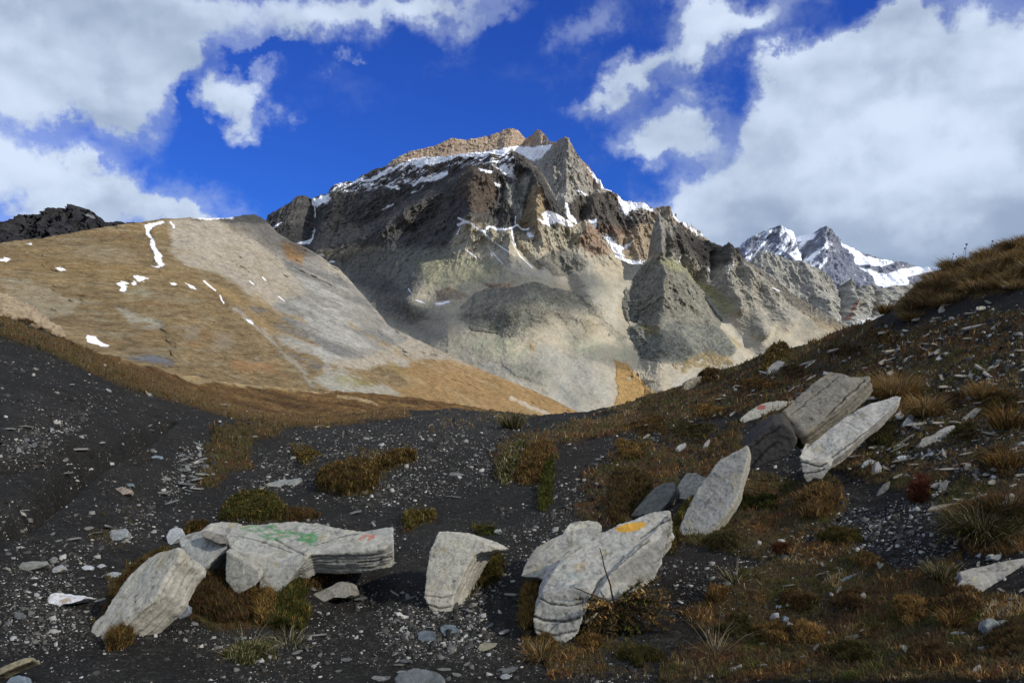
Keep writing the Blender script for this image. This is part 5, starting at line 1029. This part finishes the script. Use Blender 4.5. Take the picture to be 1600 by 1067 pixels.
def in_poly_samples(P, n):
    P = np.array(P, float); out = []; tot = 0
    while tot < n:
        u = rng.uniform(P[:, 0].min(), P[:, 0].max(), n*2); v = rng.uniform(P[:, 1].min(), P[:, 1].max(), n*2)
        k = sdist(P, u, v) > rng.uniform(-3, 2, n*2); out.append(np.stack([u[k], v[k]], -1)); tot += k.sum()
    return np.concatenate(out)[:n]
def plant(name, label, cat, geos, origin, mat=None, group=None):
    vs = []; q = []; tr_ = []; cs = []; o = 0
    for V_, (f4, f3), c in geos: vs.append(V_); q.append(f4+o); tr_.append(f3+o); cs.append(c); o += len(V_)
    vs = np.concatenate(vs)-origin
    ob = link(name, make_mesh(name, vs, [np.concatenate(q), np.concatenate(tr_)], np.concatenate(cs), smooth=False), mat or M_grass, None, tuple(origin))
    tag(ob, label, cat, group); return ob
def patch(name, label, cat, P, kinds, n, L, dome=0.0, lean=.5, wmul=1.0, group=None):
    """a cushion or mat of small growth: blades rooted all over a low dome on the ground inside a traced outline"""
    S = in_poly_samples(P, n); x, y, z, _, ok = hits(S[:, 0], S[:, 1]); sd = sdist(P, S[:, 0], S[:, 1])
    r = max(4.0, sdist(P, *np.meshgrid(np.linspace(min(p[0] for p in P), max(p[0] for p in P), 30), np.linspace(min(p[1] for p in P), max(p[1] for p in P), 30))).max())
    dm = dome*np.sqrt(np.clip(sd/r, 0, 1))*(1+.35*fbm(x*7, y*7, 0, 3))
    n_ = len(x); B = np.stack([x, y, z+dm-.004], -1)
    cl = fbm(x*9, y*9, 3, 3, .6)
    az = rng.uniform(0, 2*np.pi, n_); ln = np.abs(rng.normal(0, lean, n_)); l = L*(.5+.8*rng.rand(n_))*(1+.8*cl)
    c = pick(kinds, n_)*1.15; c = c*(1+1.1*cl[:, None])
    o = B.mean(0); o[2] = B[:, 2].min()
    return plant(name, label, cat, [blade_geo(B, l, wmul*(.0035+.0045*rng.rand(n_))*np.clip(y/6, .7, 2.5), ln, az, rng.uniform(.1, .9, n_), c)], o, group=group)
def tuft_geo(o, n, L, rad, kinds, lean=.55, w=.0035, az0=None, droop=(.2, 1.0)):
    a = rng.uniform(0, 2*np.pi, n); r = rad*np.sqrt(rng.rand(n)); B = np.array(o)+np.stack([r*np.cos(a), r*np.sin(a), 0*a], -1)
    az = a+rng.normal(0, .5, n)
    if az0 is not None: az = az0+rng.normal(0, .7, n)
    ln = np.clip(lean*(.35+r/rad)*rng.uniform(.5, 1.2, n), 0, 1.4); l = L*rng.uniform(.45, 1.1, n)
    return blade_geo(B, l, w*rng.uniform(.6, 1.3, n), ln, az, rng.uniform(*droop, n), pick(kinds, n))
def tuft(label, u, v, wpx, hpx, kinds, n=320, lean=.6, cat='grass tuft', name='grass_tuft', az0=None, droop=(.2,1.0)):
    x, y, z, _, _ = (q[0] for q in hits(np.array([float(u)]), np.array([float(v)]))); k = y/F
    o = np.array([x, y, z-.01])
    return plant(name, label, cat, [tuft_geo(o, n, hpx*k*1.25, wpx*k*.32, kinds, lean, max(.0028, 1.1*k), az0, droop)], o)

patch('heath_mound', 'big rusty olive heath mound in the middle of the gravel', 'heath mound', [(495,765),(497,745),(508,732),(530,725),(556,722),(580,722),(592,735),(594,755),(585,768),(560,776),(530,775)], {'rust':3,'olive':3,'gold':1,'brown':1}, 9000, .055, .09)
patch('heath_mound', 'small yellowish heath tuft mound behind the big rusty one', 'heath mound', [(572,735),(590,722),(612,712),(632,707),(650,712),(651,720),(635,726),(615,730),(592,738)], {'olive':3,'gold':2,'rust':2,'brown':1}, 4500, .05, .07)
patch('moss_cushion', 'olive moss cushion behind the painted boulder', 'moss', [(342,815),(348,795),(362,778),(384,769),(410,768),(430,775),(442,790),(448,806),(440,815),(400,818)], {'olive':4,'green':2,'gold':.6}, 9000, .028, .05)
patch('moss_cushion', 'rusty brown heath strip right of the olive moss cushion', 'heath', [(446,812),(448,797),(470,796),(490,800),(500,808),(480,813),(460,816)], {'rust':3,'brown':2,'olive':1}, 2500, .04, .03)
patch('moss_cushion', 'small olive moss clump above the gap between the pale boulders', 'moss', [(628,812),(640,802),(665,800),(682,804),(680,812),(662,814),(650,824),(636,832),(632,822)], {'olive':3,'bright':1,'gold':1}, 2600, .035, .04)
patch('moss_cushion', 'rust and green moss against the right side of the pale wedge', 'moss', [(738,880),(748,866),(765,860),(780,864),(788,880),(786,900),(772,912),(755,920),(738,930),(720,938),(716,928),(728,908)], {'rust':2,'olive':3,'green':1}, 7000, .04, .06)
patch('moss_cushion', 'dark rusty heath filling the hollow beneath the blue grey block', 'heath', [(282,890),(300,894),(330,882),(350,868),(354,900),(366,925),(392,930),(400,958),(380,975),(345,975),(310,960),(292,940),(280,915)], {'rust':3,'brown':3,'olive':2,'red':1}, 11000, .05, .05)
patch('moss_cushion', 'orange gold moss hanging below the painted boulder', 'moss', [(392,930),(405,928),(430,930),(436,945),(424,968),(408,980),(396,965)], {'gold':3,'olive':2,'rust':1}, 4200, .05, .06)
patch('moss_cushion', 'green feathery moss under the middle of the painted boulder', 'moss', [(432,930),(452,912),(472,900),(480,925),(472,945),(486,960),(470,985),(430,985),(415,975),(430,955)], {'green':3,'olive':3,'gold':1}, 6500, .05, .04)
patch('moss_cushion', 'golden and dark heath under the overhang of the painted boulder', 'heath', [(468,905),(474,882),(492,872),(520,874),(556,880),(560,895),(536,905),(510,914),(488,926),(474,925)], {'gold':2,'red':2,'brown':3,'olive':1}, 7000, .045, .04)
patch('moss_cushion', 'dark green moss along the underside of the long leaning slab', 'moss', [(250,935),(262,910),(276,888),(286,890),(288,920),(284,945),(262,970),(240,985),(215,982),(225,960)], {'green':2,'olive':2,'brown':2}, 6500, .05, .05)
patch('moss_cushion', 'rust orange moss at the foot of the long leaning slab', 'moss', [(165,1008),(180,995),(196,985),(208,990),(204,1005),(190,1015),(170,1018)], {'rust':3,'gold':1,'olive':2}, 3000, .05, .04)
patch('moss_cushion', 'reddish moss rim left of the long leaning slab', 'moss', [(172,940),(182,920),(198,900),(220,884),(240,868),(262,858),(250,866),(215,892),(195,915),(184,935),(172,960)], {'rust':2,'red':1,'olive':3}, 4200, .035, .02)
patch('moss_cushion', 'brown moss behind the small white knob', 'moss', [(285,838),(290,826),(306,820),(326,818),(314,830),(296,836)], {'rust':2,'olive':2}, 2200, .035, .03)
patch('moss_cushion', 'golden green moss strip left of the blaze marked boulder', 'moss', [(818,930),(840,918),(850,910),(842,935),(834,958),(830,985),(816,985),(812,955)], {'gold':3,'olive':3,'rust':1}, 5000, .05, .04)
patch('moss_cushion', 'long green moss tongue hanging from the rusty bank', 'moss', [(842,770),(846,750),(852,728),(862,716),(866,730),(862,760),(860,785),(850,800),(840,795)], {'green':2,'olive':3,'bright':1}, 4500, .045, .06)
patch('heath_mound', 'orange brown heath bank beside the path', 'heath mound', [(808,735),(815,712),(830,698),(850,690),(864,695),(862,715),(850,735),(840,755),(822,760),(800,752)], {'rust':3,'gold':1,'brown':1,'olive':1}, 6500, .06, .08)
patch('moss_cushion', 'olive grass bank left of the orange brown heath', 'grass bank', [(772,745),(780,722),(796,700),(815,688),(822,698),(812,722),(804,748),(790,760)], {'olive':3,'straw':1.5,'green':1}, 4500, .06, .04)
patch('moss_cushion', 'green moss wedged between the blaze marked boulder and the tall slab', 'moss', [(1036,850),(1044,828),(1056,812),(1076,786),(1086,778),(1080,800),(1066,826),(1058,848),(1052,868),(1038,866)], {'green':2,'olive':3,'gold':1}, 4200, .045, .05)
patch('heath_mound', 'dense brown heath on the dark bank above the blaze marked boulder', 'heath mound', [(950,800),(952,770),(958,740),(985,735),(1010,745),(1020,760),(1000,780),(985,800),(975,818),(955,820)], {'olive':2,'brown':3,'rust':2}, 7500, .06, .06)
patch('heath_mound', 'rusty heath tuft low on the slope under the frayed slab end', 'heath mound', [(1242,800),(1250,782),(1270,770),(1292,765),(1305,780),(1302,800),(1280,812),(1256,812)], {'gold':2,'rust':3,'brown':2}, 5000, .06, .07)
patch('heath_mound', 'dark red heath right of the leaning brown stone', 'heath mound', [(1420,775),(1428,762),(1442,755),(1452,762),(1450,780),(1436,788),(1422,788)], {'red':4,'rust':1}, 2600, .05, .05)
patch('heath_mound', 'brown domed heath near the tip of the bright slab', 'heath mound', [(1352,690),(1358,678),(1375,668),(1395,668),(1400,685),(1385,698),(1362,700)], {'brown':3,'olive':3,'green':1}, 4000, .05, .05)
patch('heath_mound', 'round mossy hump on the skyline slope', 'heath mound', [(1192,580),(1194,562),(1206,550),(1222,544),(1232,548),(1228,558),(1214,562),(1204,572),(1200,582)], {'olive':3,'gold':2,'brown':1}, 3600, .07, .18)
patch('heath_mound', 'low dark hump on the skyline above the cream rock', 'heath mound', [(1090,592),(1096,584),(1108,580),(1120,584),(1128,590),(1118,597),(1100,598)], {'brown':3,'rust':2,'gold':1}, 2600, .07, .10)
for (u, v, w, h, lab, kd) in (
    (1208,1008,60,26,'round rust cushion at the bottom above the corner grass',{'rust':3,'gold':1,'olive':1}), (1256,1004,44,26,'ochre cushion right of the round rust one',{'gold':3,'rust':1}), (1120,945,30,22,'lone bright rust cushion right of the dead plant',{'rust':3,'gold':1}),
    (1250,955,46,26,'rust cushion next to the white ring marked stone',{'rust':3,'brown':1}), (1420,975,56,34,'big orange brown cushion at the lower right',{'rust':2,'gold':2}), (1326,958,50,30,'dull rust cushion left of the big orange brown one',{'rust':2,'brown':2}),
    (1500,965,60,44,'rusty heath clump right of the big orange brown cushion',{'rust':2,'brown':2,'gold':1}), (1352,888,40,16,'orange heath tuft above the lens shaped slate',{'gold':2,'rust':2}), (1218,866,26,14,'small red cushion on the dark slope',{'red':2,'rust':2}),
    (1020,680,60,24,'rust tuft high on the left shoulder of the slope',{'rust':3,'olive':1}), (985,720,50,30,'orange rust tuft on the dark bank',{'rust':2,'gold':2,'olive':1}), (1085,690,56,30,'olive heath clump above the small white stone',{'olive':3,'brown':2}),
    (1175,610,60,18,'rust cushion along the upper slope',{'rust':3,'gold':1}), (1110,655,50,20,'gold rust tuft halfway up the slope',{'gold':2,'rust':2}), (1240,590,40,16,'brown cushion just under the skyline',{'brown':2,'rust':2}),
    (1560,650,60,30,'olive and rust cushion at the right edge',{'olive':2,'rust':2,'brown':1}), (1480,640,46,22,'brown tuft right of the golden grass',{'brown':3,'red':1}), (1500,690,50,24,'dull olive cushion right of the large angular slab',{'olive':2,'brown':2}),
    (1380,540,60,20,'rusty cushion below the skyline grass',{'rust':2,'gold':1,'brown':1}), (1320,560,50,18,'brown cushion on the upper ridge',{'brown':2,'rust':1}), (1560,745,60,36,'rusty brown clump left above the tall sedge',{'rust':2,'brown':3}),
    (1580,1020,70,40,'rusty cushion at the bottom right corner',{'rust':2,'brown':2,'olive':1}), (1450,1040,70,30,'dark rust cushion at the bottom edge',{'rust':2,'brown':2}), (1330,1035,70,28,'olive cushion at the bottom edge',{'olive':3,'brown':1}),
    (1150,1000,60,30,'dark olive clump behind the thin straw fan',{'olive':3,'brown':2}), (925,1015,40,22,'rust cushion under the dead plant',{'rust':2,'gold':1}), (855,1015,34,26,'rusty fringe below the foot of the blaze marked boulder',{'rust':2,'gold':1,'olive':1}),
    (1180,800,56,26,'olive cushion in the hollow under the biggest slab',{'olive':3,'green':1}), (1130,860,60,24,'olive brown mat under the tall thin slab',{'olive':2,'brown':2}), (1310,850,60,22,'olive mat across the middle of the slope',{'olive':3,'rust':1}),
    (1000,1040,60,22,'low moss at the bottom edge below the dead plant',{'olive':3,'brown':1}), (390,1035,80,26,'sparse green mat at the bottom left',{'olive':2,'green':2,'straw':1}), (480,722,36,20,'faint olive tuft on the gravel',{'olive':3,'gold':1}), (762,836,36,8,'flat green moss above the pale wedge',{'green':2,'olive':2})):
    a_ = np.linspace(0, 2*np.pi, 13)[:-1]; rr = 1+.30*rng.normal(size=12)
    patch('moss_cushion', lab, 'moss', [(u+w*.5*math.cos(t)*q, v-h*.5+h*.5*math.sin(t)*q) for t, q in zip(a_, rr)], kd, int(900+w*h*2.0), .030, .30*h/F*hits(np.array([float(u)]), np.array([float(v)]))[1][0])

G_ = {'gold':4,'straw':1,'rust':.5}
tuft('large golden tussock above the bright slab', 1400, 622, 90, 46, G_, 1500, .8)
tuft('golden tussock right of the bright slab tip', 1448, 650, 62, 40, G_, 900, .8)
tuft('little golden tuft at the tip of the bright slab', 1386, 660, 20, 14, G_, 200)
tuft('little golden tuft left of the large golden tussock', 1355, 625, 28, 18, G_, 240)
tuft('pale golden tuft in the middle right of the slope', 1532, 625, 46, 30, G_, 420)
tuft('rust tinged grass tuft near the right edge', 1575, 668, 60, 40, {'rust':2,'gold':2,'brown':1}, 600)
tuft('orange tuft at the right edge under the brownish slab', 1572, 735, 50, 40, {'gold':3,'rust':2}, 520)
tuft('gold tuft growing from the edge of the tall thin slab', 1150, 778, 34, 26, {'gold':2,'straw':1,'olive':1}, 380, .7, az0=-1.2)
tuft('large drooping sedge at the right', 1535, 835, 110, 62, {'olive':3,'straw':1.2,'brown':2,'green':1}, 1900, 1.0, name='sedge_clump', cat='sedge')
tuft('rust brown sedge behind the large drooping one', 1570, 800, 90, 42, {'rust':2,'brown':2,'olive':1}, 900, .9, name='sedge_clump', cat='sedge')
tuft('thin straw fan of dry grass right of the dead plant', 1118, 1022, 36, 70, {'straw':4}, 40, 1.0)
tuft('grass growing under the broad grey slab', 1470, 905, 50, 34, {'olive':2,'straw':1,'brown':1}, 420)
tuft('gold rust tuft below the broad grey slab', 1488, 975, 40, 30, {'gold':2,'rust':2}, 380)
tuft('rust grass tuft at the left of the blaze marked boulder foot', 845, 1030, 44, 36, {'gold':2,'rust':2,'straw':1}, 420, .9)
tuft('straw grass wisps at the lower left', 385, 1025, 60, 56, {'straw':3,'olive':1}, 60, .9)
tuft('dry wisps under the green moss of the painted boulder', 450, 1010, 60, 36, {'straw':2,'olive':2,'green':1}, 160, 1.0)
tuft('thin wisps on the slope above the rust cushions', 1150, 905, 50, 40, {'straw':2,'olive':2}, 90, .9)
tuft('olive tuft on the rim of the path bank', 800, 668, 46, 28, {'straw':2,'olive':2}, 420)
tuft('short brown tuft at the skyline left of the crest grass', 1385, 490, 26, 22, {'rust':2,'gold':1}, 260)
# tussocks along the golden crest, mixed paler to suggest sun on them: two sources, then copies
c0 = [tuft('golden brown tussock in the dense grass along the right crest', 1470, 450, 46, 30, {'gold':4,'straw':2.5,'rust':.8}, 520, .7), tuft('golden brown tussock in the dense grass along the right crest', 1540, 430, 50, 34, {'gold':4,'straw':2,'rust':1}, 560, .7)]
gl = 'golden grass tussocks on the right crest'
for o in c0: o['group'] = gl
q = 0
for (u, v) in ((1418,488),(1432,476),(1440,462),(1452,452),(1446,480),(1462,466),(1482,452),(1478,436),(1496,440),(1492,424),(1508,430),(1520,418),(1516,444),(1532,438),(1538,412),(1550,404),(1552,428),(1566,396),(1568,418),(1576,440),(1584,388),(1588,410),(1596,430),(1604,380),(1608,404),(1500,458),(1530,456),(1560,450),(1590,452),(1470,478),(1490,470),(1620,390),(1460,440),(1426,500),(1620,420),(1545,390),(1575,384),(1510,410),(1485,418)):
    x, y, z, _, ok = (a[0] for a in hits(np.array([u+rng.uniform(-4, 4)]), np.array([float(v)])))
    if y > 16: y = 12.0; x = (u-800)/F*y; z = float(gz(x, y))
    o = c0[q % 2].copy(); C.objects.link(o); o.location = (x, y, z-.02); o.rotation_euler = (0, 0, rng.uniform(0, 6.28)); s = rng.uniform(.75, 1.25); o.scale = (s*.8, s*.8, s*.62); q += 1
# dried flower stalks on the crest
def tube(P, r0, r1, k=5):
    P = np.array(P, float); n = len(P); T = np.gradient(P, axis=0); T /= np.linalg.norm(T, axis=1)[:, None]
    A = np.cross(T, [.3, .9, .1]); A /= np.linalg.norm(A, axis=1)[:, None]; Bv = np.cross(T, A); a = np.linspace(0, 2*np.pi, k+1)[:-1]; r = np.linspace(r0, r1, n)[:, None, None]
    V_ = P[:, None]+r*(A[:, None]*np.cos(a)[None, :, None]+Bv[:, None]*np.sin(a)[None, :, None]); i = np.arange(n*k).reshape(n, k); j = np.roll(i, -1, 1)
    return V_.reshape(-1, 3), np.stack([i[:-1], j[:-1], j[1:], i[1:]], -1).reshape(-1, 4)
def seed_stalk(h, label):
    root = bpy.data.objects.new('flower_stalk', None); C.objects.link(root); tag(root, label, 'flower stalk', 'dried flower stalks on the skyline crest')
    v_, f_ = tube([(0,0,0),(.01,0,h*.5),(.035,.01,h)], .003, .002); link('stem', make_mesh('stem', v_, f_, np.tile([[.05,.035,.02]], (len(v_), 1))), M_grass, root)
    bm = bmesh.new(); bmesh.ops.create_icosphere(bm, subdivisions=2, radius=.013)
    for w in bm.verts: w.co = w.co*(1+.3*math.sin(40*w.co.x+60*w.co.z)); w.co.z *= .7
    me = bpy.data.meshes.new('seed_head'); bm.to_mesh(me); bm.free(); a = me.color_attributes.new('tint', 'FLOAT_COLOR', 'POINT')
    a.data.foreach_set('color', np.tile([.03,.022,.018,1.], len(me.vertices))); o = link('seed_head', me, M_grass, root, (.035,.01,h)); return root
s0 = seed_stalk(.22, 'thin dark dried flower stalk standing on the skyline crest'); first = True
for (u, v, s) in ((1487,434,.9),(1497,430,.8),(1503,426,1.1),(1512,420,.9),(1508,424,1.4),(1545,404,1.3)):
    o = s0 if first else s0.copy()
    if not first:
        C.objects.link(o)
        for ch in [c for c in s0.children if c.name.split('.')[0] in ('stem', 'seed_head')][:2]:
            c = ch.copy(); C.objects.link(c); c.parent = o
    first = False
    y = 12.2; x = (u-800)/F*y; o.location = (x, y, float(gz(x, y))); o.scale = (s, s, s); o.rotation_euler = (0, 0, rng.uniform(0, 6))

# the dead plant in front of the blaze marked boulder
pc = at(962, 940, hit(975, 985)[1]-.02); ground = float(gz(pc[0], pc[1])); pc[2] = max(ground+.10, pc[2]-.02)
root = bpy.data.objects.new('dead_thistle', None); C.objects.link(root); root.location = pc
tag(root, 'withered brown thistle sprawling in front of the blaze marked boulder', 'dead plant')
def stem_part(end, dy, w, kinds, leaf, name='leafy_stem', nl=70, lift=.03):
    e = at(end[0], end[1], pc[1]+dy)-pc; mid = e*.5+np.array([0, -.02, lift]); t = np.linspace(0, 1, 9)[:, None]
    P = (1-t)**2*0+2*t*(1-t)*mid+t*t*e+rng.normal(0, .004, (9, 3)); v1, f1 = tube(P, w, w*.4)
    tt = rng.uniform(.12, 1, nl); B = np.stack([np.interp(tt, t[:, 0], P[:, i]) for i in range(3)], -1)
    az = rng.uniform(0, 6.28, nl); V2, (f4, f3), c2 = blade_geo(B, leaf*rng.uniform(.5, 1.2, nl), leaf*.28*np.ones(nl), rng.uniform(.5, 1.9, nl), az, rng.uniform(-.4, .8, nl), pick(kinds, nl)*1.9)
    o = len(v1); cc = np.concatenate([np.tile([[.07,.042,.028]], (o, 1)), c2])
    link(name, make_mesh(name, np.concatenate([v1, V2]), [np.concatenate([f1, f4+o]), f3+o], cc, smooth=False), M_grass, root)
stem_part((936,856), -.02, .006, {'brown':3,'rust':1}, .012, 'stalk', 26, .0); stem_part((896,918), -.05, .005, {'brown':2,'rust':2}, .02, 'stalk', 40, .02)
for (u, v, kd) in ((1010,925,'gold'),(1044,948,'gold'),(1030,975,'gold'),(1010,1000,'olive'),(992,990,'olive'),(965,985,'gold'),(945,985,'rust'),(922,985,'gold'),(912,950,'gold'),(975,960,'olive'),(1050,930,'rust'),(1030,905,'brown'),(1040,922,'brown'),(1048,938,'rust'),(1058,955,'brown'),(1056,972,'rust'),(1040,985,'brown'),(1024,996,'olive'),(1005,1004,'bright'),(990,1000,'bright'),(978,1012,'bright'),(960,1000,'olive'),
                   (942,998,'brown'),(925,1002,'brown'),(908,992,'rust'),(902,975,'brown'),(898,955,'brown'),(900,938,'rust'),(1000,985,'bright'),(1012,965,'olive'),(1020,940,'green'),(935,975,'brown'),(915,965,'brown'),(1000,912,'green'),(955,985,'brown'),(985,975,'brown'),(1035,965,'brown')):
    stem_part((u, v), rng.uniform(-.12, .02), .0042, {kd:4,'brown':2,'olive':1,'rust':1}, .036, nl=130)

# ground cover, too many and too small to count
u = rng.uniform(-420, 2200, 1300000); v = rng.uniform(240, 1240, 1300000); x, y, z, tf, ok = hits(u, v)
k = ok & (rng.rand(len(u)) < tf*.62) & (y < 32); x, y, z = x[k], y[k], z[k]
k = rng.permutation(len(x))[:400000]; x, y, z = x[k], y[k], z[k]; n_ = len(x)
hue = fbm(x*1.1, y*1.1, 8, 4, .6); h2 = fbm(x*4, y*4, 1, 4, .6); cl = fbm(x*12, y*12, 3, 2)
uu = 800+F*x/y
c = pick({'brown':3,'olive':1.2,'rust':.8}, n_); a1 = pick({'rust':3,'gold':.7,'red':.5}, n_); a2 = pick({'olive':3,'green':1.5}, n_); a3 = pick({'gold':2,'straw':2,'rust':1}, n_)*.8
w1 = sst(hue+.5*h2, .08, .22)[:, None]; c = c*(1-w1)+a1*w1; w2 = sst(-hue+.6*h2, .05, .25)[:, None]; c = c*(1-w2)+a2*w2
w3 = np.maximum(sst(fbm(x*2.6, y*2.6, 14, 3), .26, .34), sst(y, 12, 20)*(uu < 1000)*.8)[:, None]; c = c*(1-w3)+a3*w3
lf = uu < 560; c[lf] = c[lf]*.5+pick({'olive':3,'green':1}, n_)[lf]*.5*np.where(y[lf] < 13, 1, .6)[:, None]
L = (.016+.036*rng.rand(n_))*(1+1.0*cl+.6*h2)*np.clip(y/7, .75, 2.2)
V_, fs, cs = blade_geo(np.stack([x, y, z-.003], -1), L, (.0035+.004*rng.rand(n_))*np.clip(y/6, .7, 2.6), np.abs(rng.normal(0, .7, n_)), rng.uniform(0, 6.28, n_), rng.uniform(.1, 1, n_), c*1.6*(1+.9*cl[:, None]))
o = link('ground_cover', make_mesh('ground_cover', V_, fs, cs, smooth=False), M_grass); tag(o, 'low autumn heath and moss growing over the shale', kind='stuff')

# gravel
def chips(x, y, z, s, col, flat=.35, name='gravel'):
    n = len(x); a = (np.arange(5)/5*2*np.pi)[None]+rng.uniform(-.35, .35, (n, 5))+rng.uniform(0, 6, (n, 1)); r = s[:, None]*rng.uniform(.55, 1.1, (n, 5)); el = rng.uniform(.5, 1, (n, 1))
    px, py = r*np.cos(a), r*np.sin(a)*el; ro = rng.uniform(0, 6.28, (n, 1)); px, py = px*np.cos(ro)-py*np.sin(ro), px*np.sin(ro)+py*np.cos(ro)
    tx, ty = rng.normal(0, .28, (n, 1)), rng.normal(0, .28, (n, 1))-.12; h = s[:, None]*flat*rng.uniform(.5, 1.3, (n, 1))
    zt = h+px*tx+py*ty; T_ = np.stack([x[:, None]+px*.85, y[:, None]+py*.85, z[:, None]+zt], -1); B_ = np.stack([x[:, None]+px, y[:, None]+py, z[:, None]+zt-1.8*h-.002], -1)
    V_ = np.concatenate([T_, B_], 1).reshape(-1, 3); i = np.arange(n)[:, None]*10
    f5 = i+np.arange(5)[None]; f4 = (i[:, :, None]+np.array([[k, k+5, (k+1) % 5+5, (k+1) % 5] for k in range(5)])[None]).reshape(-1, 4)
    return V_, [f5, f4], np.repeat(col[:, None], 10, 1).reshape(-1, 3)
u = rng.uniform(-420, 2200, 760000); v = rng.uniform(300, 1240, 760000); x, y, z, tf, ok = hits(u, v)
dn = fbm(x*1.3, y*1.3, 4, 4, .6); zone = np.zeros(len(u))
for P, q in (([(590,960),(640,940),(780,880),(800,900),(760,960),(760,1020),(640,1030),(600,1010)],1),([(790,840),(900,760),(990,680),(1000,700),(960,770),(900,830),(830,880)],.5),([(440,690),(700,650),(880,670),(800,760),(600,790),(460,760),(380,800),(360,760)],.6),
             ([(0,690),(80,660),(150,620),(160,640),(80,700),(0,730)],.8),([(250,760),(290,700),(340,690),(330,740),(270,790)],1),([(60,870),(240,790),(250,830),(180,860),(100,900)],.5),([(0,900),(120,880),(130,1000),(0,1020)],.5),
             ([(950,660),(1190,590),(1350,520),(1600,480),(1600,760),(1450,740),(1200,620),(1000,700)],.75),([(1240,820),(1480,770),(1500,880),(1350,900),(1200,880)],.7),([(860,780),(960,700),(940,800),(880,830)],.6)):
    zone = np.maximum(zone, sst(sdist(P, u, v), -15, 15)*q)
pr = np.clip(.10+.62*zone+.75*dn, .02, 1)*(1-.72*tf); k = ok & (rng.rand(len(u)) < pr) & (y < 34); k = np.where(k)[0][:90000]
x, y, z, zone, dn = x[k], y[k], z[k], zone[k], dn[k]; n_ = len(x)
s = np.clip(.0042*(rng.rand(n_)**-.42), .003, .030)*(y/5)**.75*(1+.35*zone); k = rng.rand(n_)
g = np.where(k < .60, rng.uniform(.022, .075, n_), np.where(k < .80, rng.uniform(.07, .17, n_), rng.uniform(.2, .46, n_)))
warm = rng.normal(0, .03, n_); c = np.stack([g*(1.03+warm), g*.98, g*(.87-warm)], -1)
V_, fs, cs = chips(x, y, z, s, c)
o = link('gravel', make_mesh('gravel', V_, fs, cs, smooth=False), M_chip); tag(o, 'fine shale gravel and pale chips strewn over the ground', kind='stuff')

# loose shards one can pick out: sources, then copies
def shard_src(tone, seed, label, group, w=1.0):
    a_ = np.sort(rng.uniform(0, 2*np.pi, 7)); a_ = np.linspace(0, 2*np.pi, 8)[:-1]+rng.uniform(-.3, .3, 7)
    P = [(800+60*math.cos(t)*rng.uniform(.7, 1.1)*1.3, 900+26*math.sin(t)*rng.uniform(.7, 1.1)) for t in a_]
    o = build_rock('slate_shard', label, 'shard', [(P, (0, -.30, .95), at(800, 920, 4.8), (0, .05, -.07), .9)], .014, tone=tone, dark=tuple(np.array(tone)*.5), strata=.03, rough=.012, smooth=2, seed=100+seed, group=group); return o
gR, gL = 'pale shards strewn over the right slope', 'grey shards strewn over the shale ground'
lR, lL = 'small pale schist shard lying loose among heath on the right slope', 'small grey slate shard lying loose on the open shale'
sR = [shard_src(t_, i, lR, gR) for i, t_ in enumerate(((.32,.31,.29),(.38,.375,.35),(.24,.235,.21),(.30,.275,.24)))]; sL = [shard_src(t_, 9+i, lL, gL) for i, t_ in enumerate(((.20,.215,.22),(.27,.28,.28),(.15,.165,.175)))]
def strew(src, P, n, s0, s1, usedup):
    S = in_poly_samples(P, n); x, y, z, _, ok = hits(S[:, 0], S[:, 1])
    for i in range(n):
        if not ok[i] or y[i] > 24: continue
        o = src[i % len(src)]
        if i < len(src) and not usedup: pass
        else: o = o.copy(); C.objects.link(o)
        k = rng.uniform(s0, s1)*(y[i]/5)**.55; o.location = (x[i], y[i], z[i]-.01*k); o.scale = (k*rng.uniform(.9, 1.4), k*rng.uniform(.5, 1.0), k*rng.uniform(.4, .9)); o.rotation_euler = (rng.normal(0, .15)-.1, rng.normal(0, .18)-.18*(x[i] > 1), rng.uniform(0, 6.28) if x[i] < 1 else rng.normal(.3, .7))
strew(sR, [(1010,650),(1200,580),(1400,500),(1600,440),(1600,800),(1450,800),(1300,700),(1180,640),(1000,700)], 170, .09, .30, False)
strew(sR, [(1200,830),(1480,770),(1600,880),(1600,1067),(1150,1067),(1180,900)], 50, .05, .16, True)
strew(sL, [(0,560),(200,610),(640,660),(880,670),(900,760),(640,800),(620,1067),(0,1067)], 70, .06, .22, False)
strew(sL, [(590,930),(800,880),(800,1060),(580,1067)], 34, .06, .18, True)
strew(sL, [(230,800),(280,720),(340,680),(340,740),(280,780)], 24, .10, .25, True)
cloud((-10, 16, 0), 420, (110, 95, 34), .36, 1, 'low grey cloud right above the pass')
cloud(PX(560, 320, 3300), 1850, (520, 400, 120), .7, 2, 'broad cloud bank shading the dark left wall of the massif')
cloud(PX(720, 490, 2450), 1800, (370, 170, 70), .95, 3, 'small cloud shading the rounded middle knoll')
cloud(PX(1050, 515, 2120), 1600, (150, 90, 50), .8, 4, 'small cloud shading the right hand knoll')
cloud(PX(430, 345, 1100), 720, (120, 100, 34), .8, 5, 'small cloud shading the top of the grassy hill')
cloud(PX(1110, 395, 2750), 1680, (150, 80, 45), .7, 6, 'small cloud shading the rock pinnacles')
